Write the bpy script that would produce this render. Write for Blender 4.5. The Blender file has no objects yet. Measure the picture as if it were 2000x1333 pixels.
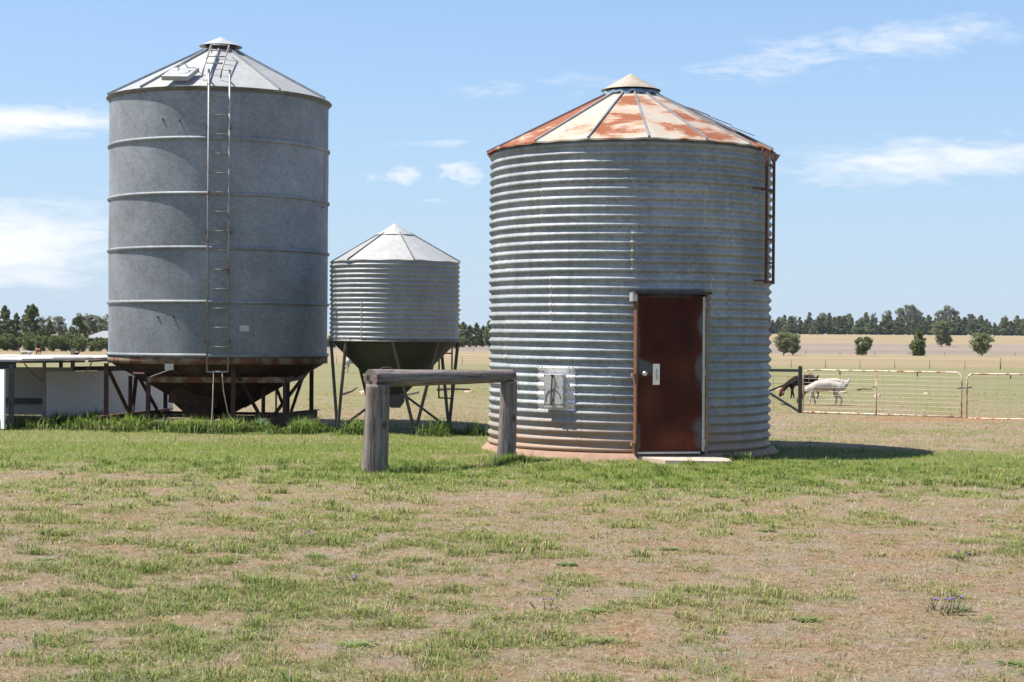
import bpy, bmesh, math, random
import numpy as np
from mathutils import Vector, Matrix

random.seed(7)
RNG = np.random.default_rng(7)
PI = math.pi
SC = bpy.context.scene
COL = SC.collection

# ------------------------------------------------------------------ camera, sky, sun, exposure
CAM_Z = 1.62
cam_d = bpy.data.cameras.new('camera')
cam_d.sensor_width = 36.0
cam_d.lens = 57.6
cam_d.clip_start = 0.1
cam_d.clip_end = 12000.0
cam = bpy.data.objects.new('camera', cam_d)
COL.objects.link(cam)
cam.matrix_world = (Matrix.Translation((0, 0, CAM_Z))
                    @ Matrix.Rotation(math.radians(90 - 0.206), 4, 'X')
                    @ Matrix.Rotation(math.radians(0.40), 4, 'Z'))
SC.camera = cam

SUN_EL = math.radians(61.5)
SUN_TO = Vector((-math.cos(SUN_EL), 0.0, math.sin(SUN_EL)))      # towards the sun: from the left
sun_d = bpy.data.lights.new('sun', 'SUN')
sun_d.energy = 5.0
sun_d.angle = math.radians(0.53)
sun_d.color = (1.0, 0.95, 0.87)
sun = bpy.data.objects.new('sun', sun_d)
COL.objects.link(sun)
sun.rotation_euler = (-SUN_TO).to_track_quat('-Z', 'Y').to_euler()

SC.view_settings.view_transform = 'Standard'
SC.view_settings.look = 'None'
SC.view_settings.gamma = 1.0
SC.view_settings.use_curve_mapping = False
SC.view_settings.exposure = 0.80

world = bpy.data.worlds.new('World')
SC.world = world
world.use_nodes = True


class NT:
    """tiny helper round a node tree"""
    def __init__(self, nt):
        self.nt = nt
        nt.nodes.clear()

    def n(self, kind, props=None, **ins):
        nd = self.nt.nodes.new('ShaderNode' + kind)
        for k, v in (props or {}).items():
            setattr(nd, k, v)
        for k, v in ins.items():
            self.set(nd, k, v)
        return nd

    def set(self, nd, key, v):
        key = key.replace('_', ' ') if isinstance(key, str) else key
        sock = nd.inputs[int(key[1:])] if isinstance(key, str) and key[0] == 'i' and key[1:].isdigit() else nd.inputs[key]
        if isinstance(v, bpy.types.NodeSocket):
            self.nt.links.new(v, sock)
        elif isinstance(v, bpy.types.Node):
            self.nt.links.new(v.outputs[0], sock)
        else:
            if hasattr(sock.default_value, '__len__') and len(sock.default_value) == 4 and len(v) == 3:
                v = (*v, 1.0)
            sock.default_value = v

    def m(self, op, a, b=0.0, c=0.0, clamp=False):
        nd = self.nt.nodes.new('ShaderNodeMath')
        nd.operation = op
        nd.use_clamp = clamp
        for i, v in enumerate((a, b, c)):
            self.set(nd, 'i%d' % i, v)
        return nd.outputs[0]

    def ramp(self, fac, stops, interp='LINEAR'):
        nd = self.nt.nodes.new('ShaderNodeValToRGB')
        nd.color_ramp.interpolation = interp
        el = nd.color_ramp.elements
        while len(el) < len(stops):
            el.new(0.5)
        for e, (p, c) in zip(el, stops):
            e.position = p
            e.color = (c, c, c, 1) if not hasattr(c, '__len__') else (*c, 1)
        self.set(nd, 'Fac', fac)
        return nd.outputs[0]

    def mix(self, fac, a, b, mode='MIX'):
        nd = self.nt.nodes.new('ShaderNodeMix')
        nd.data_type = 'RGBA'
        nd.blend_type = mode
        nd.clamp_factor = True
        self.set(nd, 'i0', fac)
        self.set(nd, 'i6', a)
        self.set(nd, 'i7', b)
        return nd.outputs[2]

    def noise(self, vec, scale, detail=4.0, rough=0.55, dist=0.0):
        nd = self.n('TexNoise', None, Scale=scale, Detail=detail, Roughness=rough, Distortion=dist)
        if vec is not None:
            self.set(nd, 'Vector', vec)
        return nd.outputs[0]

    def mapping(self, vec, scale=(1, 1, 1), loc=(0, 0, 0), rot=(0, 0, 0)):
        nd = self.n('Mapping')
        self.set(nd, 'Vector', vec)
        nd.inputs['Scale'].default_value = scale
        nd.inputs['Location'].default_value = loc
        nd.inputs['Rotation'].default_value = rot
        return nd.outputs[0]


def build_world():
    t = NT(world.node_tree)
    out = t.n('OutputWorld')
    bg = t.n('Background', Strength=0.115)
    sky = t.n('TexSky', {'sky_type': 'NISHITA', 'sun_disc': False, 'sun_elevation': SUN_EL,
                         'sun_rotation': math.radians(-90), 'altitude': 200.0, 'air_density': 1.0,
                         'dust_density': 0.5, 'ozone_density': 1.0})
    tc = t.n('TexCoord')
    sx = t.n('SeparateXYZ')
    t.set(sx, 'Vector', tc.outputs['Generated'])
    X, Y, Z = sx.outputs
    zc = t.m('MAXIMUM', Z, 0.0)
    pale = t.m('MULTIPLY', t.m('EXPONENT', t.m('MULTIPLY', zc, -2.6)), 0.96)      # light haze low down, all round
    low_sky = t.ramp(t.m('MULTIPLY', zc, 3.0), [(0.0, (0.66, 0.83, 1.0)), (0.25, (0.49, 0.71, 1.0)), (0.60, (0.325, 0.565, 0.97)), (1.0, (0.26, 0.48, 0.90))])
    low_sky = t.mix(1.0, low_sky, (4.30, 4.30, 4.30), 'MULTIPLY')
    u = t.m('ARCTAN2', X, Y)
    v = t.m('ARCSINE', Z)
    comb = t.n('CombineXYZ')
    t.set(comb, 'X', u)
    t.set(comb, 'Y', v)
    uv = comb.outputs[0]
    streak = t.noise(t.mapping(uv, (9, 46, 1), rot=(0, 0, math.radians(-6))), 1.0, 7, 0.62, 0.7)
    puff = t.noise(t.mapping(uv, (60, 110, 1)), 1.0, 6, 0.6, 0.3)

    def blob(u0, v0, su, sv, tilt=0.0):
        du = t.m('SUBTRACT', u, u0)
        dv = t.m('SUBTRACT', t.m('SUBTRACT', v, v0), t.m('MULTIPLY', du, tilt))
        a = t.m('POWER', t.m('ABSOLUTE', t.m('DIVIDE', du, su)), 2.0)
        b = t.m('POWER', t.m('ABSOLUTE', t.m('DIVIDE', dv, sv)), 2.0)
        return t.m('EXPONENT', t.m('MULTIPLY', t.m('ADD', a, b), -1.0))

    def union(lst):
        r = lst[0]
        for b in lst[1:]:
            r = t.m('MAXIMUM', r, b)
        return r
    # cirrus banks and streaks; further off the thin cloud carries on at random
    thin = union([blob(-0.315, 0.052, 0.085, 0.026), t.m('MULTIPLY', blob(-0.30, 0.121, 0.07, 0.010, 0.05), 0.95),
                  t.m('MULTIPLY', blob(-0.055, 0.116, 0.045, 0.004, 0.05), 0.55),
                  t.m('MULTIPLY', blob(0.245, 0.103, 0.085, 0.016, 0.05), 0.70),
                  t.m('MULTIPLY', blob(0.18, 0.168, 0.16, 0.015, 0.11), 0.44),
                  t.m('MULTIPLY', blob(-0.02, 0.148, 0.05, 0.006, 0.08), 0.34),
                  t.m('MULTIPLY', blob(0.045, 0.157, 0.06, 0.007, 0.12), 0.32)])
    wide = t.noise(t.mapping(uv, (2.2, 5.0, 1), loc=(3.1, 1.7, 0)), 1.0, 3, 0.5)
    beyond = t.m('MAXIMUM', t.m('GREATER_THAN', t.m('ABSOLUTE', u), 0.42), t.m('GREATER_THAN', v, 0.26))
    wide = t.m('MULTIPLY', t.ramp(wide, [(0.55, 0.0), (0.75, 0.6)]), beyond)
    fine = t.noise(t.mapping(uv, (34, 120, 1), rot=(0, 0, math.radians(-8))), 1.0, 6, 0.65, 0.5)
    tex = t.m('ADD', t.m('MULTIPLY', streak, 0.55), t.m('MULTIPLY', fine, 0.45))
    msk = t.m('MAXIMUM', thin, wide)
    dens_thin = t.ramp(t.m('ADD', t.m('MULTIPLY', msk, 0.42), t.m('MULTIPLY', tex, 1.0)), [(0.60, 0.0), (0.90, 0.95)])
    dens_thin = t.m('MULTIPLY', dens_thin, t.ramp(msk, [(0.02, 0.0), (0.35, 1.0)]))
    cum = union([blob(-0.0695, 0.0965, 0.0165, 0.0062), blob(-0.031, 0.0985, 0.0145, 0.0070),
                 t.m('MULTIPLY', blob(-0.050, 0.0815, 0.012, 0.0026), 0.6)])
    dens_cum = t.ramp(t.m('ADD', t.m('MULTIPLY', cum, 0.45), t.m('MULTIPLY', t.m('SUBTRACT', puff, 0.5), 1.1)), [(0.16, 0.0), (0.48, 0.8)])
    dens_cum = t.m('MULTIPLY', dens_cum, t.ramp(cum, [(0.05, 0.0), (0.4, 1.0)]))
    dens = t.m('MAXIMUM', dens_thin, dens_cum)
    base = t.mix(pale, sky.outputs[0], low_sky)
    col = t.mix(dens, base, (5.2, 5.3, 5.5))
    t.set(bg, 'Color', col)
    t.set(out, 'Surface', bg)


build_world()

# ------------------------------------------------------------------ mesh helpers
class MB:
    """collects shapes; build() links them as ONE mesh object"""
    def __init__(self):
        self.v, self.f, self.s = [], [], []

    def add(self, verts, faces, smooth=False):
        o = len(self.v)
        self.v += [tuple(p) for p in verts]
        self.f += [tuple(i + o for i in f) for f in faces]
        self.s += [smooth] * len(faces)
        return self

    def box(self, c, size, rot=None, bev=0.0):
        hx, hy, hz = size[0] / 2, size[1] / 2, size[2] / 2
        M = Matrix.Translation(c) @ (rot if rot is not None else Matrix.Identity(4))
        vs = [M @ Vector((sx * hx, sy * hy, sz * hz)) for sz in (-1, 1) for sy in (-1, 1) for sx in (-1, 1)]
        return self.add(vs, [(0, 2, 3, 1), (4, 5, 7, 6), (0, 1, 5, 4), (2, 6, 7, 3), (0, 4, 6, 2), (1, 3, 7, 5)])

    def bar(self, a, b, w, h, up=(0, 0, 1)):
        a, b = Vector(a), Vector(b)
        d = (b - a).normalized()
        up = Vector(up)
        if abs(d.dot(up)) > 0.98:
            up = Vector((0, 1, 0))
        s = d.cross(up).normalized()
        u = s.cross(d)
        vs = []
        for p in (a, b):
            for i, j in ((-1, -1), (1, -1), (1, 1), (-1, 1)):
                vs.append(p + s * (i * w / 2) + u * (j * h / 2))
        return self.add(vs, [(0, 3, 2, 1), (4, 5, 6, 7), (0, 1, 5, 4), (1, 2, 6, 5), (2, 3, 7, 6), (3, 0, 4, 7)])

    def tube(self, pts, rad, seg=8, caps=True):
        pts = [Vector(p) for p in pts]
        n = len(pts)
        if not hasattr(rad, '__len__'):
            rad = [rad] * n
        vs, fs = [], []
        prev = None
        for i, p in enumerate(pts):
            d = (pts[min(i + 1, n - 1)] - pts[max(i - 1, 0)]).normalized()
            if prev is None:
                ref = Vector((0, 0, 1)) if abs(d.z) < 0.9 else Vector((1, 0, 0))
                prev = d.cross(ref).normalized()
            s = (prev - d * prev.dot(d)).normalized()
            prev = s
            u = d.cross(s)
            for k in range(seg):
                a = 2 * PI * k / seg
                vs.append(p + (s * math.cos(a) + u * math.sin(a)) * rad[i])
        for i in range(n - 1):
            for k in range(seg):
                k2 = (k + 1) % seg
                fs.append((i * seg + k, i * seg + k2, (i + 1) * seg + k2, (i + 1) * seg + k))
        self.add(vs, fs, True)
        if caps:
            o = len(self.v) - len(vs)
            self.f += [tuple(o + k for k in reversed(range(seg))), tuple(o + (n - 1) * seg + k for k in range(seg))]
            self.s += [False, False]
        return self

    def lathe(self, prof, seg=48, a0=0.0, a1=2 * PI, smooth=True, fn=None):
        """prof: list of (r, z); azimuth 0 is local -Y, positive to +X"""
        closed = abs((a1 - a0) - 2 * PI) < 1e-6
        na = seg if closed else seg + 1
        vs, fs = [], []
        m = len(prof)
        for i in range(na):
            a = a0 + (a1 - a0) * i / seg
            for (r, z) in prof:
                rr = fn(r, z, a, i / seg) if fn else r
                vs.append((rr * math.sin(a), -rr * math.cos(a), z))
        for i in range(seg):
            j = (i + 1) % na
            for k in range(m - 1):
                fs.append((i * m + k, j * m + k, j * m + k + 1, i * m + k + 1))
        return self.add(vs, fs, smooth)

    def build(self, name, mat, parent=None, bevel=0.0, data=None):
        me = bpy.data.meshes.new(name)
        me.from_pydata(self.v, [], self.f)
        me.polygons.foreach_set('use_smooth', self.s)
        me.materials.append(mat)
        me.update()
        o = bpy.data.objects.new(name, me)
        COL.objects.link(o)
        if parent is not None:
            o.parent = parent
        if bevel:
            md = o.modifiers.new('bevel', 'BEVEL')
            md.width = bevel
            md.segments = 2
            md.limit_method = 'ANGLE'
        return o


def tag(o, label=None, cat=None, group=None, kind=None):
    if label: o['label'] = label
    if cat: o['category'] = cat
    if group: o['group'] = group
    if kind: o['kind'] = kind
    return o


def thing(name, label, cat, loc=(0, 0, 0), rz=0.0, group=None):
    o = bpy.data.objects.new(name, None)
    o.empty_display_size = 0.2
    COL.objects.link(o)
    o.location = loc
    o.rotation_euler = (0, 0, rz)
    return tag(o, label, cat, group)


def link_copy(o, parent=None):
    c = o.copy()
    COL.objects.link(c)
    if parent is not None:
        c.parent = parent
    return c


def array_mesh(name, verts, faces, mat, colors=None, smooth=False):
    """fast mesh from numpy arrays (all faces with the same number of corners)"""
    me = bpy.data.meshes.new(name)
    nv, nf, k = len(verts), len(faces), faces.shape[1]
    me.vertices.add(nv)
    me.vertices.foreach_set('co', np.ascontiguousarray(verts, np.float32).ravel())
    me.loops.add(nf * k)
    me.loops.foreach_set('vertex_index', np.ascontiguousarray(faces, np.int32).ravel())
    me.polygons.add(nf)
    me.polygons.foreach_set('loop_start', np.arange(0, nf * k, k, dtype=np.int32))
    me.polygons.foreach_set('loop_total', np.full(nf, k, np.int32))
    me.polygons.foreach_set('use_smooth', np.full(nf, smooth, bool))
    if colors is not None:
        at = me.attributes.new('col', 'FLOAT_COLOR', 'POINT')
        c4 = np.ones((nv, 4), np.float32)
        c4[:, :3] = colors
        at.data.foreach_set('color', c4.ravel())
    me.materials.append(mat)
    me.update()
    me.validate()
    return me


# ------------------------------------------------------------------ numpy noise
_P = np.random.default_rng(11).random((256, 256)).astype(np.float64)


def vnoise(x, y):
    xi, yi = np.floor(x).astype(int), np.floor(y).astype(int)
    fx, fy = x - xi, y - yi
    fx, fy = fx * fx * (3 - 2 * fx), fy * fy * (3 - 2 * fy)
    g = lambda a, b: _P[a & 255, b & 255]
    return ((g(xi, yi) * (1 - fx) + g(xi + 1, yi) * fx) * (1 - fy)
            + (g(xi, yi + 1) * (1 - fx) + g(xi + 1, yi + 1) * fx) * fy)


def fbm(x, y, oct=4, gain=0.5):
    s, a, t = 0.0, 1.0, 0.0
    for i in range(oct):
        s = s + a * vnoise(x * 2 ** i + 17.3 * i, y * 2 ** i + 9.1 * i)
        t += a
        a *= gain
    return s / t


def sstep(a, b, x):
    t = np.clip((x - a) / (b - a), 0, 1)
    return t * t * (3 - 2 * t)


# ------------------------------------------------------------------ materials
MATS = {}


def new_mat(name):
    m = bpy.data.materials.new(name)
    m.use_nodes = True
    t = NT(m.node_tree)
    out = t.n('OutputMaterial')
    p = t.n('BsdfPrincipled')
    t.set(out, 'Surface', p)
    MATS[name] = m
    return m, t, p


def simple(name, col, rough=0.6, metal=0.0, var=0.25, scale=8.0, bump=0.0, rust=0.0, rust_col=(0.16, 0.05, 0.02), rust_scale=4.0):
    m, t, p = new_mat(name)
    tc = t.n('TexCoord')
    ob = tc.outputs['Object']
    nz = t.noise(ob, scale, 5, 0.6)
    k = t.ramp(nz, [(0.25, 1 - var), (0.75, 1 + var)])
    c = t.mix(1.0, col, k, 'MULTIPLY')
    if rust:
        rn = t.noise(ob, rust_scale, 6, 0.65)
        rm = t.ramp(rn, [(0.68 - rust * 0.45, 0.0), (0.78 - rust * 0.45, 1.0)])
        rc = t.mix(t.noise(ob, rust_scale * 5, 4, 0.6), tuple(x * 0.45 for x in rust_col), tuple(x * 1.7 for x in rust_col))
        c = t.mix(rm, c, rc)
        t.set(p, 'Roughness', t.ramp(rm, [(0, rough), (1, 0.9)]))
        if metal:
            t.set(p, 'Metallic', t.ramp(rm, [(0, metal), (1, 0.0)]))
    else:
        p.inputs['Roughness'].default_value = rough
        p.inputs['Metallic'].default_value = metal
    t.set(p, 'Base Color', c)
    if bump:
        b = t.n('Bump', Strength=bump, Distance=0.01, Height=t.noise(ob, scale * 4, 4, 0.6))
        t.set(p, 'Normal', b)
    return m


def galv_mat(name, col, spangle=26.0, metal=0.5, rough=0.48, dirt=0.0, streak=0.35, var=0.18, stain=(0.26, 0.24, 0.20)):
    """aged zinc sheet: spangle, runs down the wall, dust from the ground at the foot"""
    m, t, p = new_mat(name)
    tc = t.n('TexCoord')
    ob = tc.outputs['Object']
    vor = t.n('TexVoronoi', None, Scale=spangle)
    t.set(vor, 'Vector', t.mapping(ob, (1, 1, 1.3)))
    cell = t.n('SeparateColor')
    t.set(cell, 'Color', vor.outputs['Color'])
    k = t.ramp(cell.outputs[0], [(0, 1 - var * 0.6), (1, 1 + var * 0.6)])
    fine = t.ramp(t.noise(ob, 60, 3, 0.7), [(0.3, 0.90), (0.7, 1.10)])
    k2 = t.ramp(t.noise(ob, 1.6, 5, 0.6), [(0.3, 1 - var), (0.7, 1 + var)])
    c = t.mix(1.0, col, k, 'MULTIPLY')
    c = t.mix(1.0, c, fine, 'MULTIPLY')
    c = t.mix(1.0, c, k2, 'MULTIPLY')
    own = t.ramp(t.n('ObjectInfo').outputs['Random'], [(0, 0.88), (1, 1.12)])       # every sheet has weathered its own way
    c = t.mix(1.0, c, own, 'MULTIPLY')
    run = t.noise(t.mapping(ob, (9, 9, 0.35)), 1.0, 5, 0.65)
    rm = t.m('MULTIPLY', t.ramp(run, [(0.5, 0.0), (0.75, 1.0)]), streak)
    c = t.mix(rm, c, stain)
    metal_s = t.m('SUBTRACT', metal, t.m('MULTIPLY', rm, metal))
    if dirt:
        sx = t.n('SeparateXYZ')
        t.set(sx, 'Vector', ob)
        zz = t.m('ADD', sx.outputs[2], t.m('MULTIPLY', t.m('SUBTRACT', t.noise(ob, 2.5, 5, 0.6), 0.5), 0.9))
        dm = t.m('MULTIPLY', t.ramp(zz, [(0.0, 1.0), (0.22, 0.75), (0.62, 0.12), (1.0, 0.0)]), dirt)
        c = t.mix(dm, c, (0.34, 0.21, 0.125))
        metal_s = t.m('MULTIPLY', metal_s, t.m('SUBTRACT', 1.0, dm))
    t.set(p, 'Base Color', c)
    t.set(p, 'Metallic', metal_s)
    p.inputs['Specular IOR Level'].default_value = 0.3
    t.set(p, 'Roughness', t.ramp(t.noise(ob, 7, 4, 0.6), [(0.3, rough - 0.06), (0.7, rough + 0.1)]))
    b = t.n('Bump', Strength=0.12, Distance=0.02, Height=t.noise(ob, 3.5, 4, 0.5))
    t.set(p, 'Normal', b)
    return m


galv_smooth = galv_mat('galvanised_plain', (0.215, 0.229, 0.245), spangle=24, metal=0.12, rough=0.6, streak=0.30, var=0.22)
galv_corr = galv_mat('galvanised_corrugated', (0.275, 0.29, 0.295), spangle=20, metal=0.14, rough=0.6, dirt=0.9, streak=0.6, var=0.22, stain=(0.15, 0.14, 0.12))
galv_small = galv_mat('galvanised_small', (0.275, 0.285, 0.29), spangle=20, metal=0.2, rough=0.5, streak=0.35, var=0.14)
galv_roof = galv_mat('galvanised_roof', (0.36, 0.36, 0.35), spangle=14, metal=0.15, rough=0.5, streak=0.25, var=0.12, stain=(0.5, 0.42, 0.34))
galv_dull = galv_mat('galvanised_dull', (0.15, 0.15, 0.145), spangle=20, metal=0.4, rough=0.55, streak=0.5, var=0.2)
rib_metal = simple('rib_steel', (0.30, 0.31, 0.32), 0.5, 0.5, 0.2)
ladder_grey = simple('ladder_steel', (0.25, 0.24, 0.225), 0.5, 0.3, 0.2, rust=0.25)
rust_steel = simple('rusty_steel', (0.062, 0.027, 0.018), 0.85, 0.0, 0.45, 9, 0.3)
rust_ladder = simple('rusty_ladder', (0.095, 0.044, 0.030), 0.85, 0.0, 0.4, 14, 0.3)
rust_band = simple('rusty_band', (0.20, 0.145, 0.095), 0.8, 0.0, 0.3, 5, 0.2, rust=0.5, rust_col=(0.12, 0.045, 0.02), rust_scale=3.5)
rust_hopper = simple('rusty_hopper', (0.055, 0.037, 0.026), 0.8, 0.0, 0.35, 3, 0.2, rust=0.7, rust_col=(0.034, 0.014, 0.008), rust_scale=2.2)
dark_hopper = simple('dark_hopper', (0.045, 0.05, 0.036), 0.6, 0.3, 0.35, 3, 0.1)
dark_leg = simple('dark_leg', (0.095, 0.085, 0.07), 0.7, 0.2, 0.35, 8)
green_post = simple('dark_green_paint', (0.035, 0.05, 0.04), 0.55, 0.0, 0.3, 12, rust=0.25)
gate_paint = simple('cream_gate_paint', (0.66, 0.56, 0.44), 0.6, 0.0, 0.15, 10, rust=0.45, rust_col=(0.27, 0.11, 0.05), rust_scale=7)
wire_mat = simple('fence_wire', (0.50, 0.46, 0.40), 0.5, 0.4, 0.15)
far_wire = simple('far_wire', (0.20, 0.18, 0.16), 0.6, 0.3, 0.15)
grey_post = simple('weathered_post', (0.20, 0.17, 0.14), 0.9, 0.0, 0.3, 6)
panel_white = simple('white_panel', (0.84, 0.84, 0.85), 0.5, 0.0, 0.06, 2.0, rust=0.02, rust_col=(0.3, 0.2, 0.12))
board_grey = simple('pale_board', (0.52, 0.47, 0.44), 0.85, 0.0, 0.2, 5, 0.2)
shed_steel = simple('shed_steel', (0.05, 0.06, 0.065), 0.6, 0.1, 0.3, 8, rust=0.3)
shed_trim = simple('shed_trim', (0.40, 0.33, 0.30), 0.8, 0.0, 0.2, 8)
chain_mat = simple('chain_steel', (0.42, 0.37, 0.28), 0.5, 0.5, 0.2)
rope_mat = simple('rope', (0.50, 0.42, 0.30), 0.9, 0.0, 0.2, 30)
concrete = simple('pink_concrete', (0.29, 0.18, 0.125), 0.95, 0.0, 0.22, 5, 0.35)
concrete_pale = simple('pale_concrete', (0.46, 0.36, 0.28), 0.95, 0.0, 0.18, 9, 0.3)
steel_bright = simple('brushed_steel', (0.72, 0.70, 0.66), 0.3, 0.8, 0.08, 20)
plate_zinc = simple('zinc_plate', (0.50, 0.49, 0.45), 0.5, 0.45, 0.15, 25, rust=0.1)
sealant = simple('old_sealant', (0.42, 0.39, 0.33), 0.9, 0.0, 0.25, 20)
dark_dot = simple('dark_bolt', (0.045, 0.04, 0.038), 0.7, 0.2, 0.2)
tarp_blue = simple('faded_blue_cloth', (0.17, 0.25, 0.31), 0.9, 0.0, 0.25, 9)
white_plastic = simple('white_plastic', (0.72, 0.73, 0.75), 0.5, 0.0, 0.05)
stone_mat = simple('pale_stone', (0.50, 0.34, 0.25), 0.95, 0.0, 0.3, 7, 0.4)
log_mat = simple('fallen_branch', (0.17, 0.12, 0.09), 0.95, 0.0, 0.3, 9)
house_wall = simple('cream_wall', (0.55, 0.47, 0.37), 0.8, 0.0, 0.08)
house_roof = simple('pale_roof', (0.27, 0.27, 0.28), 0.5, 0.2, 0.08)
house_glass = simple('dark_glass', (0.03, 0.035, 0.04), 0.15, 0.0, 0.1)
bark_mat = simple('bark', (0.13, 0.095, 0.07), 0.95, 0.0, 0.3, 5)
bark_pale = simple('pale_bark', (0.27, 0.22, 0.17), 0.9, 0.0, 0.3, 4)
petal_mat = simple('purple_petals', (0.26, 0.14, 0.55), 0.6, 0.0, 0.2, 40)


def patch_white():
    m, t, p = new_mat('white_rusty_patch')
    ob = t.n('TexCoord').outputs['Object']
    rm = t.ramp(t.noise(ob, 9, 6, 0.7), [(0.56, 0.0), (0.72, 1.0)])
    c = t.mix(rm, (0.80, 0.76, 0.73), (0.32, 0.15, 0.08))
    t.set(p, 'Base Color', c)
    p.inputs['Roughness'].default_value = 0.6
    return m


def roof_rust():
    """white-bleached zinc with orange rust; each panel's own share of rust is its object colour"""
    m, t, p = new_mat('rusted_roof_sheet')
    ob = t.n('TexCoord').outputs['Object']
    oi = t.n('ObjectInfo')
    sc_ = t.n('SeparateColor')
    t.set(sc_, 'Color', oi.outputs['Color'])
    amt = sc_.outputs[0]
    big = t.noise(t.mapping(ob, (1.7, 1.7, 2.6)), 1.0, 5, 0.55, 0.3)
    lines = t.noise(t.mapping(ob, (2.5, 2.5, 55)), 1.0, 4, 0.6)
    f = t.m('ADD', big, t.m('MULTIPLY', t.m('SUBTRACT', lines, 0.5), 0.30))
    f = t.m('ADD', f, t.m('MULTIPLY', t.m('SUBTRACT', amt, 0.5), 0.5))
    f = t.m('ADD', f, t.m('MULTIPLY', t.m('SUBTRACT', t.noise(ob, 28, 5, 0.75), 0.5), 0.16))
    rm = t.ramp(f, [(0.53, 0.0), (0.585, 0.35), (0.65, 1.0)])
    haze = t.ramp(f, [(0.40, 0.0), (0.62, 0.55)])
    base = t.mix(t.noise(ob, 5, 5, 0.6), (0.37, 0.32, 0.255), (0.47, 0.435, 0.37))
    base = t.mix(haze, base, (0.50, 0.31, 0.17))
    rust = t.mix(t.noise(ob, 9, 5, 0.7), (0.165, 0.045, 0.016), (0.285, 0.090, 0.032))
    t.set(p, 'Base Color', t.mix(rm, base, rust))
    t.set(p, 'Roughness', t.ramp(rm, [(0, 0.5), (1, 0.9)]))
    t.set(p, 'Metallic', t.ramp(rm, [(0, 0.15), (1, 0.0)]))
    return m


def door_rust():
    m, t, p = new_mat('rusted_door_sheet')
    ob = t.n('TexCoord').outputs['Object']
    sx = t.n('SeparateXYZ')
    t.set(sx, 'Vector', ob)
    x, z = sx.outputs[0], sx.outputs[2]
    nz = t.noise(ob, 3.0, 6, 0.62)
    n2 = t.noise(t.mapping(ob, (2.0, 2.0, 1.2)), 1.6, 5, 0.6)

    def spot(x0, z0, sxx, szz):
        a = t.m('POWER', t.m('ABSOLUTE', t.m('DIVIDE', t.m('SUBTRACT', x, x0), sxx)), 2.0)
        b = t.m('POWER', t.m('ABSOLUTE', t.m('DIVIDE', t.m('SUBTRACT', z, z0), szz)), 2.0)
        return t.m('EXPONENT', t.m('MULTIPLY', t.m('ADD', a, b), -1.0))
    bare = spot(-0.36, 1.12, 0.17, 0.15)
    for a in ((0.44, 1.12, 0.15, 0.24), (0.44, 1.66, 0.09, 0.20), (0.46, 0.28, 0.20, 0.28), (-0.46, 0.2, 0.10, 0.30),
              (0.46, 0.8, 0.05, 0.4), (0.1, -0.02, 0.5, 0.05), (-0.46, 1.2, 0.05, 1.2), (0.0, 2.06, 0.6, 0.035)):
        bare = t.m('MAXIMUM', bare, spot(*a))
    bm_ = t.ramp(t.m('ADD', bare, t.m('MULTIPLY', t.m('SUBTRACT', nz, 0.5), 1.9)), [(0.50, 0.0), (0.85, 0.85)])
    oranges = t.m('MAXIMUM', spot(0.1, 0.14, 0.42, 0.16), t.m('MULTIPLY', spot(-0.3, 0.7, 0.2, 0.3), 0.55))
    oranges = t.m('MAXIMUM', oranges, t.m('MULTIPLY', spot(0.2, 1.1, 0.3, 0.18), 0.45))
    oranges = t.m('MAXIMUM', oranges, t.m('MULTIPLY', bare, 0.75))
    om = t.m('MULTIPLY', oranges, t.ramp(n2, [(0.3, 0.2), (0.65, 1.0)]))
    c = t.mix(t.ramp(nz, [(0.3, 0.0), (0.7, 1.0)]), (0.026, 0.0062, 0.0040), (0.066, 0.0145, 0.0080))
    c = t.mix(om, c, (0.150, 0.043, 0.016))
    c = t.mix(bm_, c, (0.095, 0.105, 0.11))
    t.set(p, 'Base Color', c)
    p.inputs['Roughness'].default_value = 0.8
    p.inputs['Specular IOR Level'].default_value = 0.2
    return m


def wood_mat():
    m, t, p = new_mat('weathered_log')
    ob = t.n('TexCoord').outputs['Object']
    g = t.noise(t.mapping(ob, (16, 16, 1.3)), 1.0, 7, 0.7, 0.5)
    big = t.noise(ob, 2.2, 4, 0.6)
    c = t.ramp(g, [(0.28, (0.075, 0.062, 0.055)), (0.5, (0.20, 0.172, 0.155)), (0.72, (0.33, 0.29, 0.265))])
    c = t.mix(t.ramp(big, [(0.42, 0.0), (0.72, 0.75)]), c, (0.19, 0.125, 0.09))
    crack = t.noise(t.mapping(ob, (26, 26, 0.9)), 1.0, 3, 0.5, 1.0)
    cm = t.ramp(t.m('ABSOLUTE', t.m('SUBTRACT', crack, 0.5)), [(0.0, 1.0), (0.016, 0.0)])
    c = t.mix(cm, c, (0.03, 0.022, 0.018))
    knot = t.n('TexVoronoi', None, Scale=2.6)
    t.set(knot, 'Vector', t.mapping(ob, (1, 1, 0.7)))
    km = t.ramp(knot.outputs['Distance'], [(0.05, 0.9), (0.13, 0.0)])
    c = t.mix(km, c, (0.055, 0.038, 0.03))
    t.set(p, 'Base Color', c)
    p.inputs['Roughness'].default_value = 0.92
    b = t.n('Bump', Strength=0.9, Distance=0.02, Height=t.m('SUBTRACT', g, t.m('MULTIPLY', cm, 0.5)))
    t.set(p, 'Normal', b)
    return m


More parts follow.
